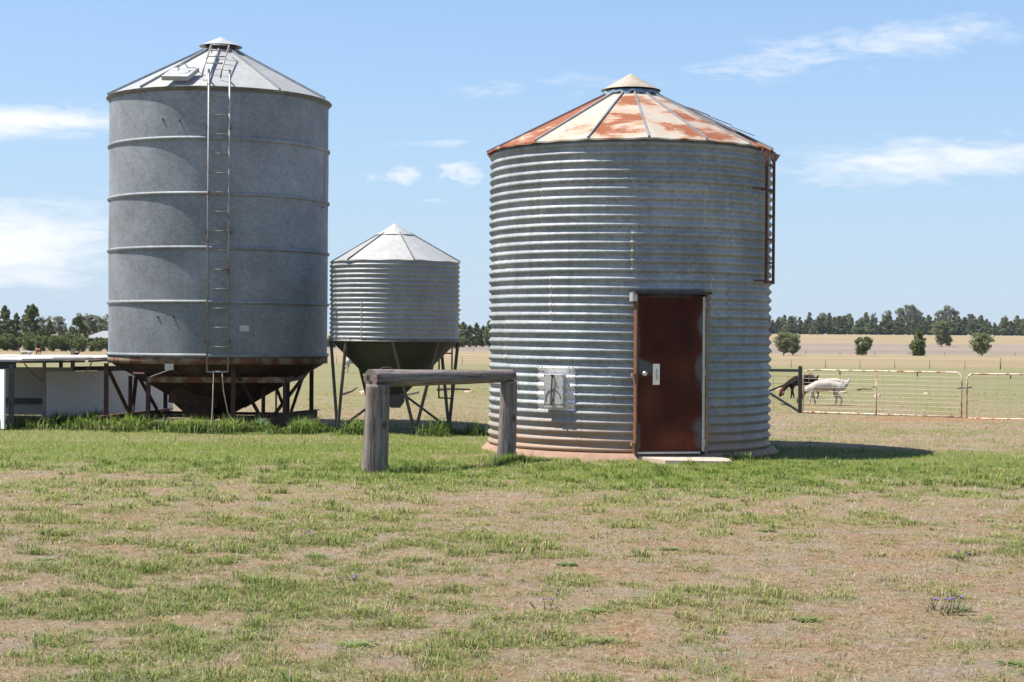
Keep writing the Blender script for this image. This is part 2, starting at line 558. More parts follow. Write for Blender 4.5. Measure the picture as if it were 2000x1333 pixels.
def leaf_mat(name, c1, c2):
    m, t, p = new_mat(name)
    geo = t.n('NewGeometry')
    rnd = geo.outputs['Random Per Island']
    oi = t.n('ObjectInfo')
    k = t.m('FRACT', t.m('ADD', rnd, t.m('MULTIPLY', oi.outputs['Random'], 0.37)))
    c = t.mix(k, c1, c2)
    tone = t.ramp(oi.outputs['Random'], [(0, 0.8), (1, 1.2)])
    c = t.mix(1.0, c, tone, 'MULTIPLY')
    t.set(p, 'Base Color', c)
    p.inputs['Roughness'].default_value = 0.6
    tr = t.n('BsdfTranslucent')
    t.set(tr, 'Color', c)
    mx = t.n('MixShader', None, Fac=0.38)
    t.set(mx, 'i1', p)
    t.set(mx, 'i2', tr)
    t.set(t.nt.nodes['Material Output'], 'Surface', mx)
    return m


def blade_mat():
    m, t, p = new_mat('grass_blades')
    at = t.n('Attribute', {'attribute_name': 'col'})
    geo = t.n('NewGeometry')
    up = t.n('VectorMath', {'operation': 'ADD'})
    sc_ = t.n('VectorMath', {'operation': 'SCALE'})
    t.set(sc_, 'i0', geo.outputs['Normal'])
    sc_.inputs['Scale'].default_value = 0.55
    t.set(up, 'i0', sc_.outputs[0])
    up.inputs[1].default_value = (0, 0, 1.0)
    nn = t.n('VectorMath', {'operation': 'NORMALIZE'})
    t.set(nn, 'i0', up.outputs[0])
    t.set(p, 'Base Color', at.outputs['Color'])
    t.set(p, 'Normal', nn.outputs[0])
    p.inputs['Roughness'].default_value = 0.55
    p.inputs['Specular IOR Level'].default_value = 0.3
    tr = t.n('BsdfTranslucent')
    t.set(tr, 'Color', at.outputs['Color'])
    mx = t.n('MixShader', None, Fac=0.3)
    t.set(mx, 'i1', p)
    t.set(mx, 'i2', tr)
    t.set(t.nt.nodes['Material Output'], 'Surface', mx)
    return m


def goat_mat(name, body, head, split):
    m, t, p = new_mat(name)
    ob = t.n('TexCoord').outputs['Object']
    sx = t.n('SeparateXYZ')
    t.set(sx, 'Vector', ob)
    f = t.m('ADD', sx.outputs[0], t.m('MULTIPLY', t.m('SUBTRACT', t.noise(ob, 9, 3, 0.6), 0.5), 0.12))
    mask = t.ramp(t.m('SUBTRACT', f, split - 0.5), [(0.485, 0.0), (0.515, 1.0)])
    hoof = t.ramp(sx.outputs[2], [(0.018, 1.0), (0.03, 0.0)])
    c = t.mix(mask, body, head)
    c = t.mix(hoof, c, (0.06, 0.045, 0.035))
    c = t.mix(1.0, c, t.ramp(t.noise(ob, 28, 4, 0.6), [(0.3, 0.86), (0.7, 1.1)]), 'MULTIPLY')
    t.set(p, 'Base Color', c)
    p.inputs['Roughness'].default_value = 0.9
    p.inputs['Specular IOR Level'].default_value = 0.1
    return m


def ground_mat():
    m, t, p = new_mat('paddock_soil')
    geo = t.n('NewGeometry')
    pos = geo.outputs['Position']
    sx = t.n('SeparateXYZ')
    t.set(sx, 'Vector', pos)
    y = sx.outputs[1]
    ag = t.n('Attribute', {'attribute_name': 'green'}).outputs['Fac']
    ar = t.n('Attribute', {'attribute_name': 'red'}).outputs['Fac']
    n1 = t.noise(pos, 1.1, 6, 0.65)
    n2 = t.noise(pos, 11, 6, 0.7)
    n3 = t.noise(pos, 70, 4, 0.7)
    n4 = t.noise(t.mapping(pos, (1, 1, 1)), 34, 5, 0.75, 1.2)
    soil = t.ramp(n2, [(0.28, (0.09, 0.046, 0.028)), (0.5, (0.255, 0.148, 0.095)), (0.72, (0.385, 0.255, 0.175))])
    thatch = t.ramp(n4, [(0.32, (0.085, 0.055, 0.036)), (0.5, (0.295, 0.215, 0.145)), (0.68, (0.50, 0.40, 0.285))])
    c = t.mix(t.ramp(t.m('ADD', t.m('MULTIPLY', n1, 0.6), t.m('MULTIPLY', n2, 0.4)), [(0.40, 0.15), (0.58, 0.85)]), soil, thatch)
    greyish = t.ramp(t.noise(pos, 2.3, 4, 0.6), [(0.48, 0.0), (0.66, 0.7)])
    c = t.mix(greyish, c, t.ramp(n3, [(0.3, (0.19, 0.155, 0.135)), (0.7, (0.36, 0.30, 0.265))]))
    tint = t.ramp(t.noise(pos, 3.1, 5, 0.7), [(0.42, 0.0), (0.66, 0.32)])
    c = t.mix(tint, c, t.ramp(n4, [(0.3, (0.10, 0.105, 0.035)), (0.7, (0.27, 0.26, 0.10))]))
    reds = t.ramp(n2, [(0.3, (0.24, 0.085, 0.038)), (0.7, (0.42, 0.17, 0.085))])
    c = t.mix(t.m('MULTIPLY', ar, t.ramp(t.m('ADD', t.m('MULTIPLY', n2, 0.5), t.m('MULTIPLY', n4, 0.5)), [(0.40, 0.25), (0.56, 1.0)])), c, reds)
    turf = t.ramp(n4, [(0.3, (0.055, 0.075, 0.022)), (0.7, (0.185, 0.20, 0.065))])
    c = t.mix(t.m('MULTIPLY', ag, 0.7), c, turf)
    # the paddocks further back
    nf = t.noise(t.mapping(pos, (0.25, 0.6, 1)), 1.0, 6, 0.65)
    nff = t.noise(t.mapping(pos, (1.2, 2.2, 1)), 1.0, 5, 0.7)
    far_g = t.mix(t.ramp(t.m('ADD', t.m('MULTIPLY', nf, 0.55), t.m('MULTIPLY', nff, 0.45)), [(0.44, 0.0), (0.62, 0.9)]),
                  (0.215, 0.185, 0.098), (0.140, 0.160, 0.060))
    straw = t.mix(t.ramp(t.noise(t.mapping(pos, (0.03, 0.12, 1)), 1.0, 5, 0.6), [(0.35, 0.0), (0.65, 1.0)]), (0.235, 0.180, 0.100), (0.285, 0.220, 0.130))
    fallow = t.mix(t.ramp(t.noise(t.mapping(pos, (0.02, 0.09, 1)), 1.0, 5, 0.6), [(0.4, 0.0), (0.6, 1.0)]), (0.200, 0.160, 0.128), (0.235, 0.190, 0.148))
    yw = t.m('ADD', y, t.m('MULTIPLY', t.m('SUBTRACT', t.noise(pos, 0.03, 3, 0.5), 0.5), 14.0))
    c = t.mix(t.ramp(t.m('DIVIDE', yw, 100), [(0.30, 0.0), (0.48, 1.0)]), c, far_g)
    c = t.mix(t.ramp(t.m('DIVIDE', yw, 200), [(0.46, 0.0), (0.50, 1.0)]), c, straw)
    c = t.mix(t.ramp(t.m('DIVIDE', yw, 400), [(0.545, 0.0), (0.56, 1.0)]), c, fallow)
    c = t.mix(t.ramp(t.m('DIVIDE', yw, 500), [(0.70, 0.0), (0.78, 1.0)]), c, straw)
    t.set(p, 'Base Color', c)
    p.inputs['Roughness'].default_value = 0.95
    p.inputs['Specular IOR Level'].default_value = 0.15
    hh = t.m('ADD', t.m('MULTIPLY', n4, 0.6), t.m('MULTIPLY', n3, 0.4))
    b = t.n('Bump', Strength=0.9, Distance=0.03, Height=hh)
    t.set(p, 'Normal', b)
    return m


M_PATCH, M_ROOF, M_DOOR, M_WOOD, M_BLADE, M_GROUND = patch_white(), roof_rust(), door_rust(), wood_mat(), blade_mat(), ground_mat()
leaf_pine = leaf_mat('pine_needles', (0.105, 0.130, 0.050), (0.195, 0.212, 0.092))
leaf_euc = leaf_mat('gum_leaves', (0.14, 0.15, 0.092), (0.245, 0.245, 0.16))
leaf_bush = leaf_mat('bush_leaves', (0.10, 0.135, 0.038), (0.19, 0.22, 0.065))
leaf_young = leaf_mat('young_gum_leaves', (0.155, 0.18, 0.075), (0.28, 0.29, 0.135))

# ------------------------------------------------------------------ ground
LS = (-5.152, 28.80)      # plain silo
RS = (1.676, 23.45)       # corrugated silo on the slab
SS = (-1.958, 27.33)      # small hopper silo


def terrain(x, y):
    z = -0.68 * sstep(60, 200, y)
    z = z + sstep(-10, 80, x) * 3.4 * sstep(230, 620, y)
    near = 1 - sstep(40, 90, np.hypot(x, y - 15))
    z = z + near * (0.05 * (fbm(x * 0.35 + 40, y * 0.35 + 40, 3) - 0.5) + 0.018 * (fbm(x * 2.2, y * 2.2, 3) - 0.5))
    return z


def ell(x, y, cx, cy, rx, ry):
    return np.exp(-(((x - cx) / rx) ** 2 + ((y - cy) / ry) ** 2))


def lushness(x, y):
    """how thick the green grass stands"""
    L = 0.475 + 0.0 * x
    L = L + (0.26 + 0.36 * fbm(x * 1.1 + 50, y * 1.1 + 3, 3)) * sstep(16.5, 21.5, y) * (1 - sstep(27, 34, y)) * sstep(1.5, -2.5, x)
    L = L + (0.62 * ell(x, y, 1.5, 19.0, 3.2, 1.9) + 0.56 * ell(x, y, 6.0, 21.0, 3.5, 2.6)) * (0.45 + 0.75 * fbm(x * 1.2 + 7, y * 1.2 + 31, 3))
    L = L + 0.30 * ell(x, y, -0.9, 25.0, 2.2, 2.5)
    L = L + 0.17 * ell(x, y, -2.2, 10.0, 2.6, 3.6) + 0.10 * ell(x, y, -1.3, 8.4, 1.5, 0.8)
    L = L - 0.20 * ell(x, y, 2.0, 10.2, 2.2, 3.0) - 0.10 * ell(x, y, 3.5, 14.5, 2.5, 1.5)
    L = L - 0.05 * sstep(30, 45, y) - 0.6 * ell(x, y, 8.6, 32.6, 1.8, 0.9)
    return L


def greens(x, y):
    n = 0.34 * fbm(x * 0.7 + 3, y * 0.7 + 8, 3) + 0.66 * fbm(x * 3.0 + 31, y * 3.0 + 5, 4, 0.65)
    L = lushness(x, y)
    return 0.15 + 0.85 * sstep(0.0, 0.58, (n - 0.5) * 2.6 + L * 0.95 - 0.28)


def reds(x, y):
    r = 1.5 * ell(x, y, 8.6, 32.7, 1.9, 1.0) + 0.8 * ell(x, y, 6.9, 38.5, 2.6, 0.9) + 0.55 * ell(x, y, -1.7, 19.3, 0.55, 0.35)
    r = r + 0.8 * ell(x, y, -0.9, 44.5, 4.2, 1.4) + 0.45 * ell(x, y, 10.0, 25.6, 0.9, 0.4) + 0.6 * ell(x, y, -3.8, 44, 2.5, 1.5)
    n = fbm(x * 1.9 + 60, y * 1.9 + 20, 4, 0.6)
    return np.clip(sstep(0.25, 0.75, r * (0.45 + n)) + 0.42 * sstep(0.64, 0.80, n) * (y < 40), 0, 1)


def spaced(a, b, step):
    return list(np.arange(a, b, step))


def grow(start, end, first, k):
    out, x, s = [], start, first
    while x < end:
        s *= k
        x += s
        out.append(x)
    return out


xs = spaced(-10.5, 10.5, 0.10)
ys = spaced(5.5, 34.0, 0.10)
gx = grow(10.5, 5000, 0.12, 1.13)
xs = [-v - 0.0 for v in reversed(gx)] + xs + [v for v in gx]
ys = [5.5 - (v - 34.0) for v in reversed(grow(34.0, 400, 0.12, 1.2))] + ys + grow(34.0, 7000, 0.11, 1.045)
xs, ys = np.array(xs), np.array(ys)
GX, GY = np.meshgrid(xs, ys)
gv = np.stack([GX.ravel(), GY.ravel(), terrain(GX, GY).ravel()], 1)
nx, ny = len(xs), len(ys)
ii = (np.arange(ny - 1)[:, None] * nx + np.arange(nx - 1)[None, :]).ravel()
gf = np.stack([ii, ii + 1, ii + nx + 1, ii + nx], 1)
gme = array_mesh('ground', gv, gf, M_GROUND, smooth=True)
for nm, fn in (('green', greens), ('red', reds)):
    a = gme.attributes.new(nm, 'FLOAT', 'POINT')
    a.data.foreach_set('value', fn(gv[:, 0], gv[:, 1]).astype(np.float32))
ground = bpy.data.objects.new('ground', gme)
COL.objects.link(ground)
tag(ground, 'patchy dry paddock ground running back to the tree belts', None, None, 'structure')


def gz(x, y):
    return float(terrain(np.array([float(x)]), np.array([float(y)]))[0])


# ------------------------------------------------------------------ silo helpers
def face_rot(c):
    return math.atan2(-c[0], c[1])


def wob(a, z, s=1.0):
    return s * (0.5 * math.sin(3 * a + 1.7 * z + 0.6) * math.sin(2.1 * z + 1.3 * a) + 0.5 * math.sin(7 * a - 2.3 * z))


def corr_profile(R, z0, z1, pitch, amp, zref, per=8):
    n = max(2, int(round((z1 - z0) / pitch * per)))
    return [(R + amp * math.cos(2 * PI * (z0 + (z1 - z0) * i / n - zref) / pitch), z0 + (z1 - z0) * i / n) for i in range(n + 1)]


def roof_cone(root, n, off, r0, z0, r1, z1, mat, rib_mat, rust=None, rib=(0.03, 0.028), lip=0.03, wave=0.0, rib_style=None):
    """n flat panels from eave (r0, z0) to (r1, z1); each panel a part with its rib"""
    for k in range(n):
        a0, a1 = off + 2 * PI * k / n, off + 2 * PI * (k + 1) / n
        m = MB()
        na, nr = 8, 6
        vs, fs = [], []
        for j in range(nr + 1):
            tt = j / nr
            r, z = r0 + (r1 - r0) * tt, z0 + (z1 - z0) * tt
            p0 = Vector((r * math.sin(a0), -r * math.cos(a0), z))
            p1 = Vector((r * math.sin(a1), -r * math.cos(a1), z))
            for i in range(na + 1):
                s = i / na
                bow = math.sin(PI * s)
                pt = p0.lerp(p1, s)
                pt += Vector((math.sin((a0 + a1) / 2), -math.cos((a0 + a1) / 2), 0)) * (r * (1 - math.cos((a1 - a0) / 2))) * bow * 0.7
                pt.z += -0.006 * bow + wave * (1 - tt) ** 3 * math.sin(s * 2 * PI * 2 + k)
                vs.append(pt)
        for j in range(nr):
            for i in range(na):
                q = j * (na + 1) + i
                fs.append((q, q + 1, q + na + 2, q + na + 1))
        # turned-down lip at the eave and a soffit under it
        o = len(vs)
        for i in range(na + 1):
            vs.append(vs[i] - Vector((0, 0, lip)))
        for i in range(na):
            fs.append((o + i, o + i + 1, i + 1, i))
        o2 = len(vs)
        for i in range(na + 1):
            q = vs[o + i]
            vs.append(Vector((q.x * (r0 - 0.10) / r0, q.y * (r0 - 0.10) / r0, q.z + 0.015)))
        for i in range(na):
            fs.append((o2 + i, o2 + i + 1, o + i + 1, o + i))
        m.add(vs, fs, False)
        pan = m.build('roof_panel', mat, root)
        if rust:
            c = rust[k % len(rust)]
            pan.color = (c, c, c, 1)
        mr = MB()
        h, w = rib
        A = Vector(((r0 + 0.004) * math.sin(a0), -(r0 + 0.004) * math.cos(a0), z0 + h * 0.5 - 0.004))
        B = Vector((r1 * math.sin(a0), -r1 * math.cos(a0), z1 + h * 0.5 - 0.004))
        mr.bar(A, B, w, h)
        mr.build('rib', rib_mat, pan)


def cap_cone(root, r, z, ztop, mat, skirt, under=None, seg=32):
    m = MB()
    m.lathe([(r, z), (r * 0.5, z + (ztop - z) * 0.52), (0.012, ztop)], seg)
    m.lathe([(r * 0.93, z + 0.010), (r, z)], seg)
    m.lathe([(0.012, ztop - 0.02), (r * 0.93, z + 0.010)], seg)
    cap = m.build('vent_cap', mat, root)
    m = MB()
    m.lathe([(r * 0.70, z - skirt), (r * 0.70, z + 0.05)], seg)
    m.build('vent_collar', under or dark_dot, cap)
    return cap


# ------------------------------------------------------------------ corrugated silo with the rusty door
def make_corrugated_silo():
    R, AMP, PIT = 1.991, 0.0205, 0.1184
    Z0 = 0.088
    root = thing('grain_silo', 'wide corrugated grain silo with rust-stained cone roof and a rusty door', 'silo',
                 (RS[0], RS[1], 0.0), face_rot(RS))
    zref = Z0 + 0.5 * PIT * 0.55
    nring = 7
    H = PIT * 5
    seam0 = [-4.0, -34.5, 1.5, -31.0, -58.0, 74.0, 20.0]
    zs = [Z0 + H * i for i in range(nring)] + [4.215]
    # rings bottom to top; seam angles in degrees
    seams = [(-20, 52), (-8, 64), (-58, 14), (-31.5, 33), (1.0, 66), (-36, 30), (-2.5, 72)]
    for i in range(nring):
        z0, z1 = zs[i], zs[i + 1]
        prof = corr_profile(R, z0, z1, PIT, AMP, zref)
        nsh = 5
        st = math.radians(seams[i][0])
        for k in range(nsh):
            a0 = st + 2 * PI * k / nsh
            a1 = a0 + 2 * PI / nsh + 0.035
            MB().lathe(prof, 52, a0, a1, True,
                       lambda r, z, a, s: r + 0.005 * (1 - s) + 0.0035 * wob(a, z)).build('wall_sheet', galv_corr, root)
    # rivets along the ring laps and the sheet ends
    rv = MB()

    def rivet(a, z, r=0.010):
        rr = R + AMP * math.cos(2 * PI * (z - zref) / PIT) + 0.004
        c = Vector((rr * math.sin(a), -rr * math.cos(a), z))
        n = Vector((math.sin(a), -math.cos(a), 0))
        tt = Vector((math.cos(a), math.sin(a), 0))
        up = Vector((0, 0, 1))
        ring = [c + (tt * math.cos(q * PI / 3) + up * math.sin(q * PI / 3)) * r for q in range(6)]
        rv.add(ring + [c + n * r * 0.9], [(q, (q + 1) % 6, 6) for q in range(6)], True)
    for i in range(1, nring):
        for q in range(96):
            a = 2 * PI * q / 96 + 0.01 * random.uniform(-1, 1)
            rivet(a, zs[i] + PIT * 0.02)
    for i in range(nring):
        for k in range(5):
            a = math.radians(seams[i][0]) + 2 * PI * k / 5
            for q in range(5):
                for da in (0.008, 0.035):
                    rivet(a + da, zs[i] + PIT * (q + 0.35), 0.006)
                    rivet(a + da, zs[i] + PIT * (q + 0.85), 0.006)
    tag(rv.build('rivet_rows', dark_dot, root), None, None, None, 'stuff')
    # beads of old sealant down some sheet ends
    for i, k_a in ((5, -36), (5, 30), (4, 1.0), (3, -31.5), (3, 33), (4, -63), (2, -58), (6, 72)):
        a = math.radians(k_a)
        m = MB()
        vs, fs = [], []
        n = 44
        for q in range(n + 1):
            z = zs[i] + (zs[i + 1] - zs[i]) * (0.03 + 0.92 * q / n)
            rr = R + AMP * math.cos(2 * PI * (z - zref) / PIT) + 0.0085
            wv = 0.006 * math.sin(z * 31 + i) + 0.004 * math.sin(z * 77)
            wd = 0.011 + 0.008 * math.sin(z * 23 + 2) ** 2
            for sg in (-1, 1):
                aa = a - 0.004 + (wv + sg * wd) / R
                vs.append((rr * math.sin(aa), -rr * math.cos(aa), z))
        for q in range(n):
            fs.append((2 * q, 2 * q + 1, 2 * q + 3, 2 * q + 2))
        m.add(vs, fs, True)
        m.build('sealant_bead', sealant, root)
    # roof
    amt = {6: 0.5}
    rusts = []
    for k in range(16):
        rusts.append(0.5)
    off = math.radians(6.7)
    # panel k starts at off + 22.5k ; k=15 is the one left of the 6.7 degree rib
    for k, v in ((15, 0.72), (14, 0.40), (13, 1.0), (12, 0.85), (0, 0.52), (1, 0.62), (2, 0.85), (3, 0.95), (4, 0.9)):
        rusts[k] = v
    roof_cone(root, 16, off, 2.052, 4.215, 0.34, 5.075, M_ROOF, rib_metal, rusts, rib=(0.030, 0.022), lip=0.022, wave=0.006)
    # bent sheet edges by the ladder
    m = MB()
    a = math.radians(80)
    p = Vector((2.06 * math.sin(a), -2.06 * math.cos(a), 4.19))
    m.add([p, p + Vector((0.07, 0.05, -0.02)), p + Vector((0.02, 0.16, -0.10)), p + Vector((-0.05, 0.1, -0.04))], [(0, 1, 2, 3)])
    m.build('bent_flashing', rib_metal, root)
    m = MB()
    for (deg, r_, dz) in ((66, 1.35, 0.06), (63, 1.05, 0.05), (70, 1.65, 0.06)):
        a = math.radians(deg)
        z = 4.215 + (2.052 - r_) / 1.712 * 0.86 + dz
        m.box((r_ * math.sin(a), -r_ * math.cos(a), z), (0.30, 0.24, 0.008), Matrix.Rotation(a - PI / 2, 4, 'Z') @ Matrix.Rotation(0.40, 4, 'Y'))
    pt = m.build('lifted_roof_patch', rust_ladder, root)
    cap = cap_cone(root, 0.43, 5.125, 5.37, galv_mat('cap_zinc', (0.33, 0.29, 0.235), 14, 0.25, 0.6, streak=0.5, var=0.2, stain=(0.4, 0.26, 0.16)), 0.10)
    m = MB()
    vs, fs = [], []
    n = 64
    for q in range(n + 1):
        a = -1.35 + 2.75 * q / n
        sag = 0.02 * math.sin(a * 9) + 0.016 * math.sin(a * 17 + 1)
        for (r_, z_) in ((0.345, 5.115), (0.40, 5.100 + sag * 0.3), (0.43, 5.062 + sag), (0.425, 5.035 + sag * 1.3)):
            vs.append((r_ * math.sin(a), -r_ * math.cos(a), z_))
    for q in range(n):
        for k in range(3):
            fs.append((q * 4 + k, (q + 1) * 4 + k, (q + 1) * 4 + k + 1, q * 4 + k + 1))
    m.add(vs, fs, True)
    m.build('blue_cloth_seal', tarp_blue, root)['label'] = 'faded blue cloth stuffed under the vent cap'
    # ladder on the right flank
    aL, aR = math.radians(60.8), math.radians(68.2)
    rl = R + 0.13

    def pol(a, r, z):
        return Vector((r * math.sin(a), -r * math.cos(a), z))
    lad = MB()
    for a in (aL, aR):
        lad.bar(pol(a, rl, 2.345), pol(a, rl, 4.16), 0.030, 0.034, up=pol(a, 1, 0))
    lad_o = lad.build('ladder', rust_ladder, root)
    for z in (3.97, 3.62, 3.28, 2.96, 2.64, 2.37):
        MB().bar(pol(aL, rl, z), pol(aR, rl, z - 0.012), 0.024, 0.024).build('rung', rust_ladder, lad_o)
    for z in (3.64, 2.385):
        for a in (aL, aR):
            MB().bar(pol(a - 0.07, R + 0.01, z), pol(a, rl, z), 0.03, 0.02).build('bracket', rust_ladder, lad_o)
    for a in (aL, aR):
        MB().bar(pol(a, rl + 0.004, 3.95), pol(a, R + 0.055, 4.20), 0.032, 0.012).build('ladder_strap', simple('strap_%d' % int(a * 100), (0.36, 0.17, 0.10), 0.8), lad_o)
    # door
    dw, dh = 0.90, 2.045
    ad = math.radians(15.0)
    D = bpy.data.objects.new('door', None)
    COL.objects.link(D)
    D.parent = root
    D.location = pol(ad, 2.075, 0.092)
    D.rotation_euler = (0, 0, ad)
    D['label'] = 'dark rusty sheet-metal door with knob and pull handle'
    m = MB().box((0, 0.0, dh / 2 + 0.012), (dw - 0.03, 0.04, dh - 0.02))
    m.build('door_leaf', M_DOOR, D, bevel=0.004)
    m = MB()                                                   # jambs reach back to the wall
    m.box((-dw / 2 - 0.004, 0.055, dh / 2 + 0.01), (0.024, 0.18, dh + 0.04))
    m.build('door_jamb', simple('jamb_rust', (0.14, 0.062, 0.032), 0.85, 0, 0.35, 9), D)
    m = MB().box((dw / 2 + 0.040, 0.055, dh / 2 + 0.01), (0.03, 0.20, dh + 0.04))
    m.build('door_jamb', simple('jamb_tan', (0.20, 0.135, 0.075), 0.85, 0, 0.3, 9), D)
    m = MB().box((dw / 2 + 0.003, 0.02, dh / 2 + 0.012), (0.036, 0.08, dh - 0.02))
    m.build('hinge_stile', plate_zinc, D)
    m = MB().box((0.016, 0.02, dh + 0.050), (dw + 0.135, 0.24, 0.036))
    m.build('lintel', dark_dot, D)
    m = MB().box((-dw / 2 - 0.045, 0.03, dh - 0.008), (0.062, 0.16, 0.115))
    m.build('flashing_corner', plate_zinc, D)
    m = MB()
    m.box((-0.02, -0.003, 0.006), (dw - 0.04, 0.05, 0.026))
    m.build('door_sill', plate_zinc, D)
    for z in (0.13, 1.06, 1.93):
        m = MB().box((dw / 2 + 0.012, -0.028, z), (0.062, 0.012, 0.10))
        m.tube([(dw / 2 + 0.046, -0.034, z - 0.05), (dw / 2 + 0.046, -0.034, z + 0.05)], 0.008, 8)
        m.build('hinge', concrete_pale if False else sealant, D)
    m = MB().box((-0.195, -0.0255, 1.03), (0.092, 0.008, 0.272))
    pp = m.build('pull_plate', steel_bright, D)
    m = MB().tube([(-0.185, -0.03, 0.965), (-0.185, -0.062, 0.975), (-0.185, -0.066, 1.03), (-0.185, -0.062, 1.085), (-0.185, -0.03, 1.095)], 0.0085, 8)
    m.build('pull_handle', steel_bright, pp)
    kn = MB()
    prof = [(0.0, 0.0), (0.030, 0.001), (0.030, 0.008), (0.014, 0.012), (0.014, 0.03), (0.026, 0.036), (0.033, 0.05), (0.030, 0.062), (0.016, 0.070), (0.0, 0.071)]
    seg = 18
    vs, fs = [], []
    for i in range(seg):
        a = 2 * PI * i / seg
        for (r, h) in prof:
            vs.append((-0.36 + r * math.cos(a), -0.021 - h, 1.04 + r * math.sin(a)))
    mm = len(prof)
    for i in range(seg):
        j = (i + 1) % seg
        for k in range(mm - 1):
            fs.append((i * mm + k, i * mm + k + 1, j * mm + k + 1, j * mm + k))
    kn.add(vs, fs, True)
    kn.build('door_knob', steel_bright, D)
    for z in (1.02, 0.12):
        MB().box((-dw / 2 - 0.045, 0.0, z), (0.045, 0.09, 0.045)).build('jamb_clip', simple('clip_%d' % int(z * 100), (0.27, 0.13, 0.07), 0.8), D)
    # feed hatch and its patch
    ah = math.radians(-29.0)
    m = MB()
    prof = corr_profile(R + 0.010, 0.625, 1.20, PIT, AMP, zref)
    m.lathe(prof, 20, math.radians(-37.3), math.radians(-20.8))
    patch = m.build('hatch_patch', M_PATCH, root)
    patch['label'] = 'bright rust-edged patch sheet around the hatch'
    rv2 = MB()
    for z_ in [0.66 + 0.06 * q for q in range(10)]:
        for dg in (-36.7, -35.0, -23.0, -21.4):
            a = math.radians(dg)
            rr = R + 0.014 + AMP * math.cos(2 * PI * (z_ - zref) / PIT)
            rv2.box(pol(a, rr, z_), (0.011, 0.011, 0.011), Matrix.Rotation(a, 4, 'Z'))
    tag(rv2.build('patch_rivets', dark_dot, patch), None, None, None, 'stuff')
    Hh = bpy.data.objects.new('hatch', None)
    COL.objects.link(Hh)
    Hh.parent = root
    Hh.location = pol(math.radians(-28.7), R + 0.040, 0.905)
    Hh.rotation_euler = (0, 0, math.radians(-28.7))
    MB().box((0, 0.005, 0), (0.305, 0.11, 0.40)).build('hatch_box', plate_zinc, Hh, bevel=0.004)
    MB().bar((-0.03, -0.062, -0.215), (0.0, -0.075, 0.19), 0.018, 0.012).build('lever', rust_ladder, Hh)
    MB().tube([(0.0, -0.052, 0.185), (0.0, -0.10, 0.185)], 0.013, 8).build('pivot_bolt', rust_ladder, Hh)
    MB().tube([(-0.005, -0.052, -0.14), (-0.005, -0.09, -0.14)], 0.016, 8).build('lever_knob', rust_ladder, Hh)
    pts = [(-0.115 + 0.0, -0.055, -0.16)] + [(0.115 * math.cos(PI - q * PI / 10), -0.056, -0.12 + 0.12 * math.sin(PI - q * PI / 10)) for q in range(11)]
    MB().tube(pts, 0.004, 6).build('guide_hoop', dark_dot, Hh)
    m = MB()
    for (x_, z_) in ((-0.135, 0.185), (0.135, 0.185), (-0.135, -0.185), (0.135, -0.185), (-0.138, 0.0), (0.138, 0.04)):
        m.box((x_, -0.053, z_), (0.011, 0.006, 0.011))
    tag(m.build('hatch_screws', dark_dot, Hh), None, None, None, 'stuff')
    MB().box((0.0, -0.01, -0.22), (0.30, 0.07, 0.035)).build('hatch_lip', plate_zinc, Hh)
    return root


make_corrugated_silo()

# slab and step
def slab(name, label, c, r, z, mat, wobble, seed):
    m = MB()
    rnd = random.Random(seed)
    ph = [rnd.uniform(0, 6) for _ in range(4)]
    n = 90
    top, rim, bot = [], [], []
    for i in range(n):
        a = 2 * PI * i / n
        rr = r + wobble * (0.5 * math.sin(3 * a + ph[0]) + 0.3 * math.sin(7 * a + ph[1]) + 0.2 * math.sin(13 * a + ph[2]))
        top.append(((rr - 0.05) * math.sin(a), -(rr - 0.05) * math.cos(a), z))
        rim.append((rr * math.sin(a), -rr * math.cos(a), z - 0.035))
        bot.append(((rr + 0.08) * math.sin(a), -(rr + 0.08) * math.cos(a), -0.05))
    vs = top + rim + bot + [(0, 0, z)]
    fs = [(i, (i + 1) % n, 3 * n) for i in range(n)]
    for o in (0, n):
        fs += [(o + n + i, o + n + (i + 1) % n, o + (i + 1) % n, o + i) for i in range(n)]
    m.add(vs, fs, True)
    o = m.build(name, mat)
    o.location = (c[0], c[1], 0)
    return tag(o, label, 'slab')


slab('concrete_slab', 'round pinkish concrete slab under the corrugated silo', RS, 2.075, 0.080, concrete, 0.03, 3)
m = MB()
step_pts = [(1.62, 21.45), (2.62, 21.62), (2.80, 21.10), (2.78, 20.62), (1.95, 20.72)]
vs = [(x, y, 0.050) for x, y in step_pts] + [(x, y, -0.03) for x, y in step_pts]
n = len(step_pts)
m.add(vs, [tuple(range(n - 1, -1, -1))] + [(i, (i + 1) % n, n + (i + 1) % n, n + i) for i in range(n)])
st = m.build('door_step', concrete_pale)
tag(st, 'flat pale concrete step laid in front of the rusty door', 'step')


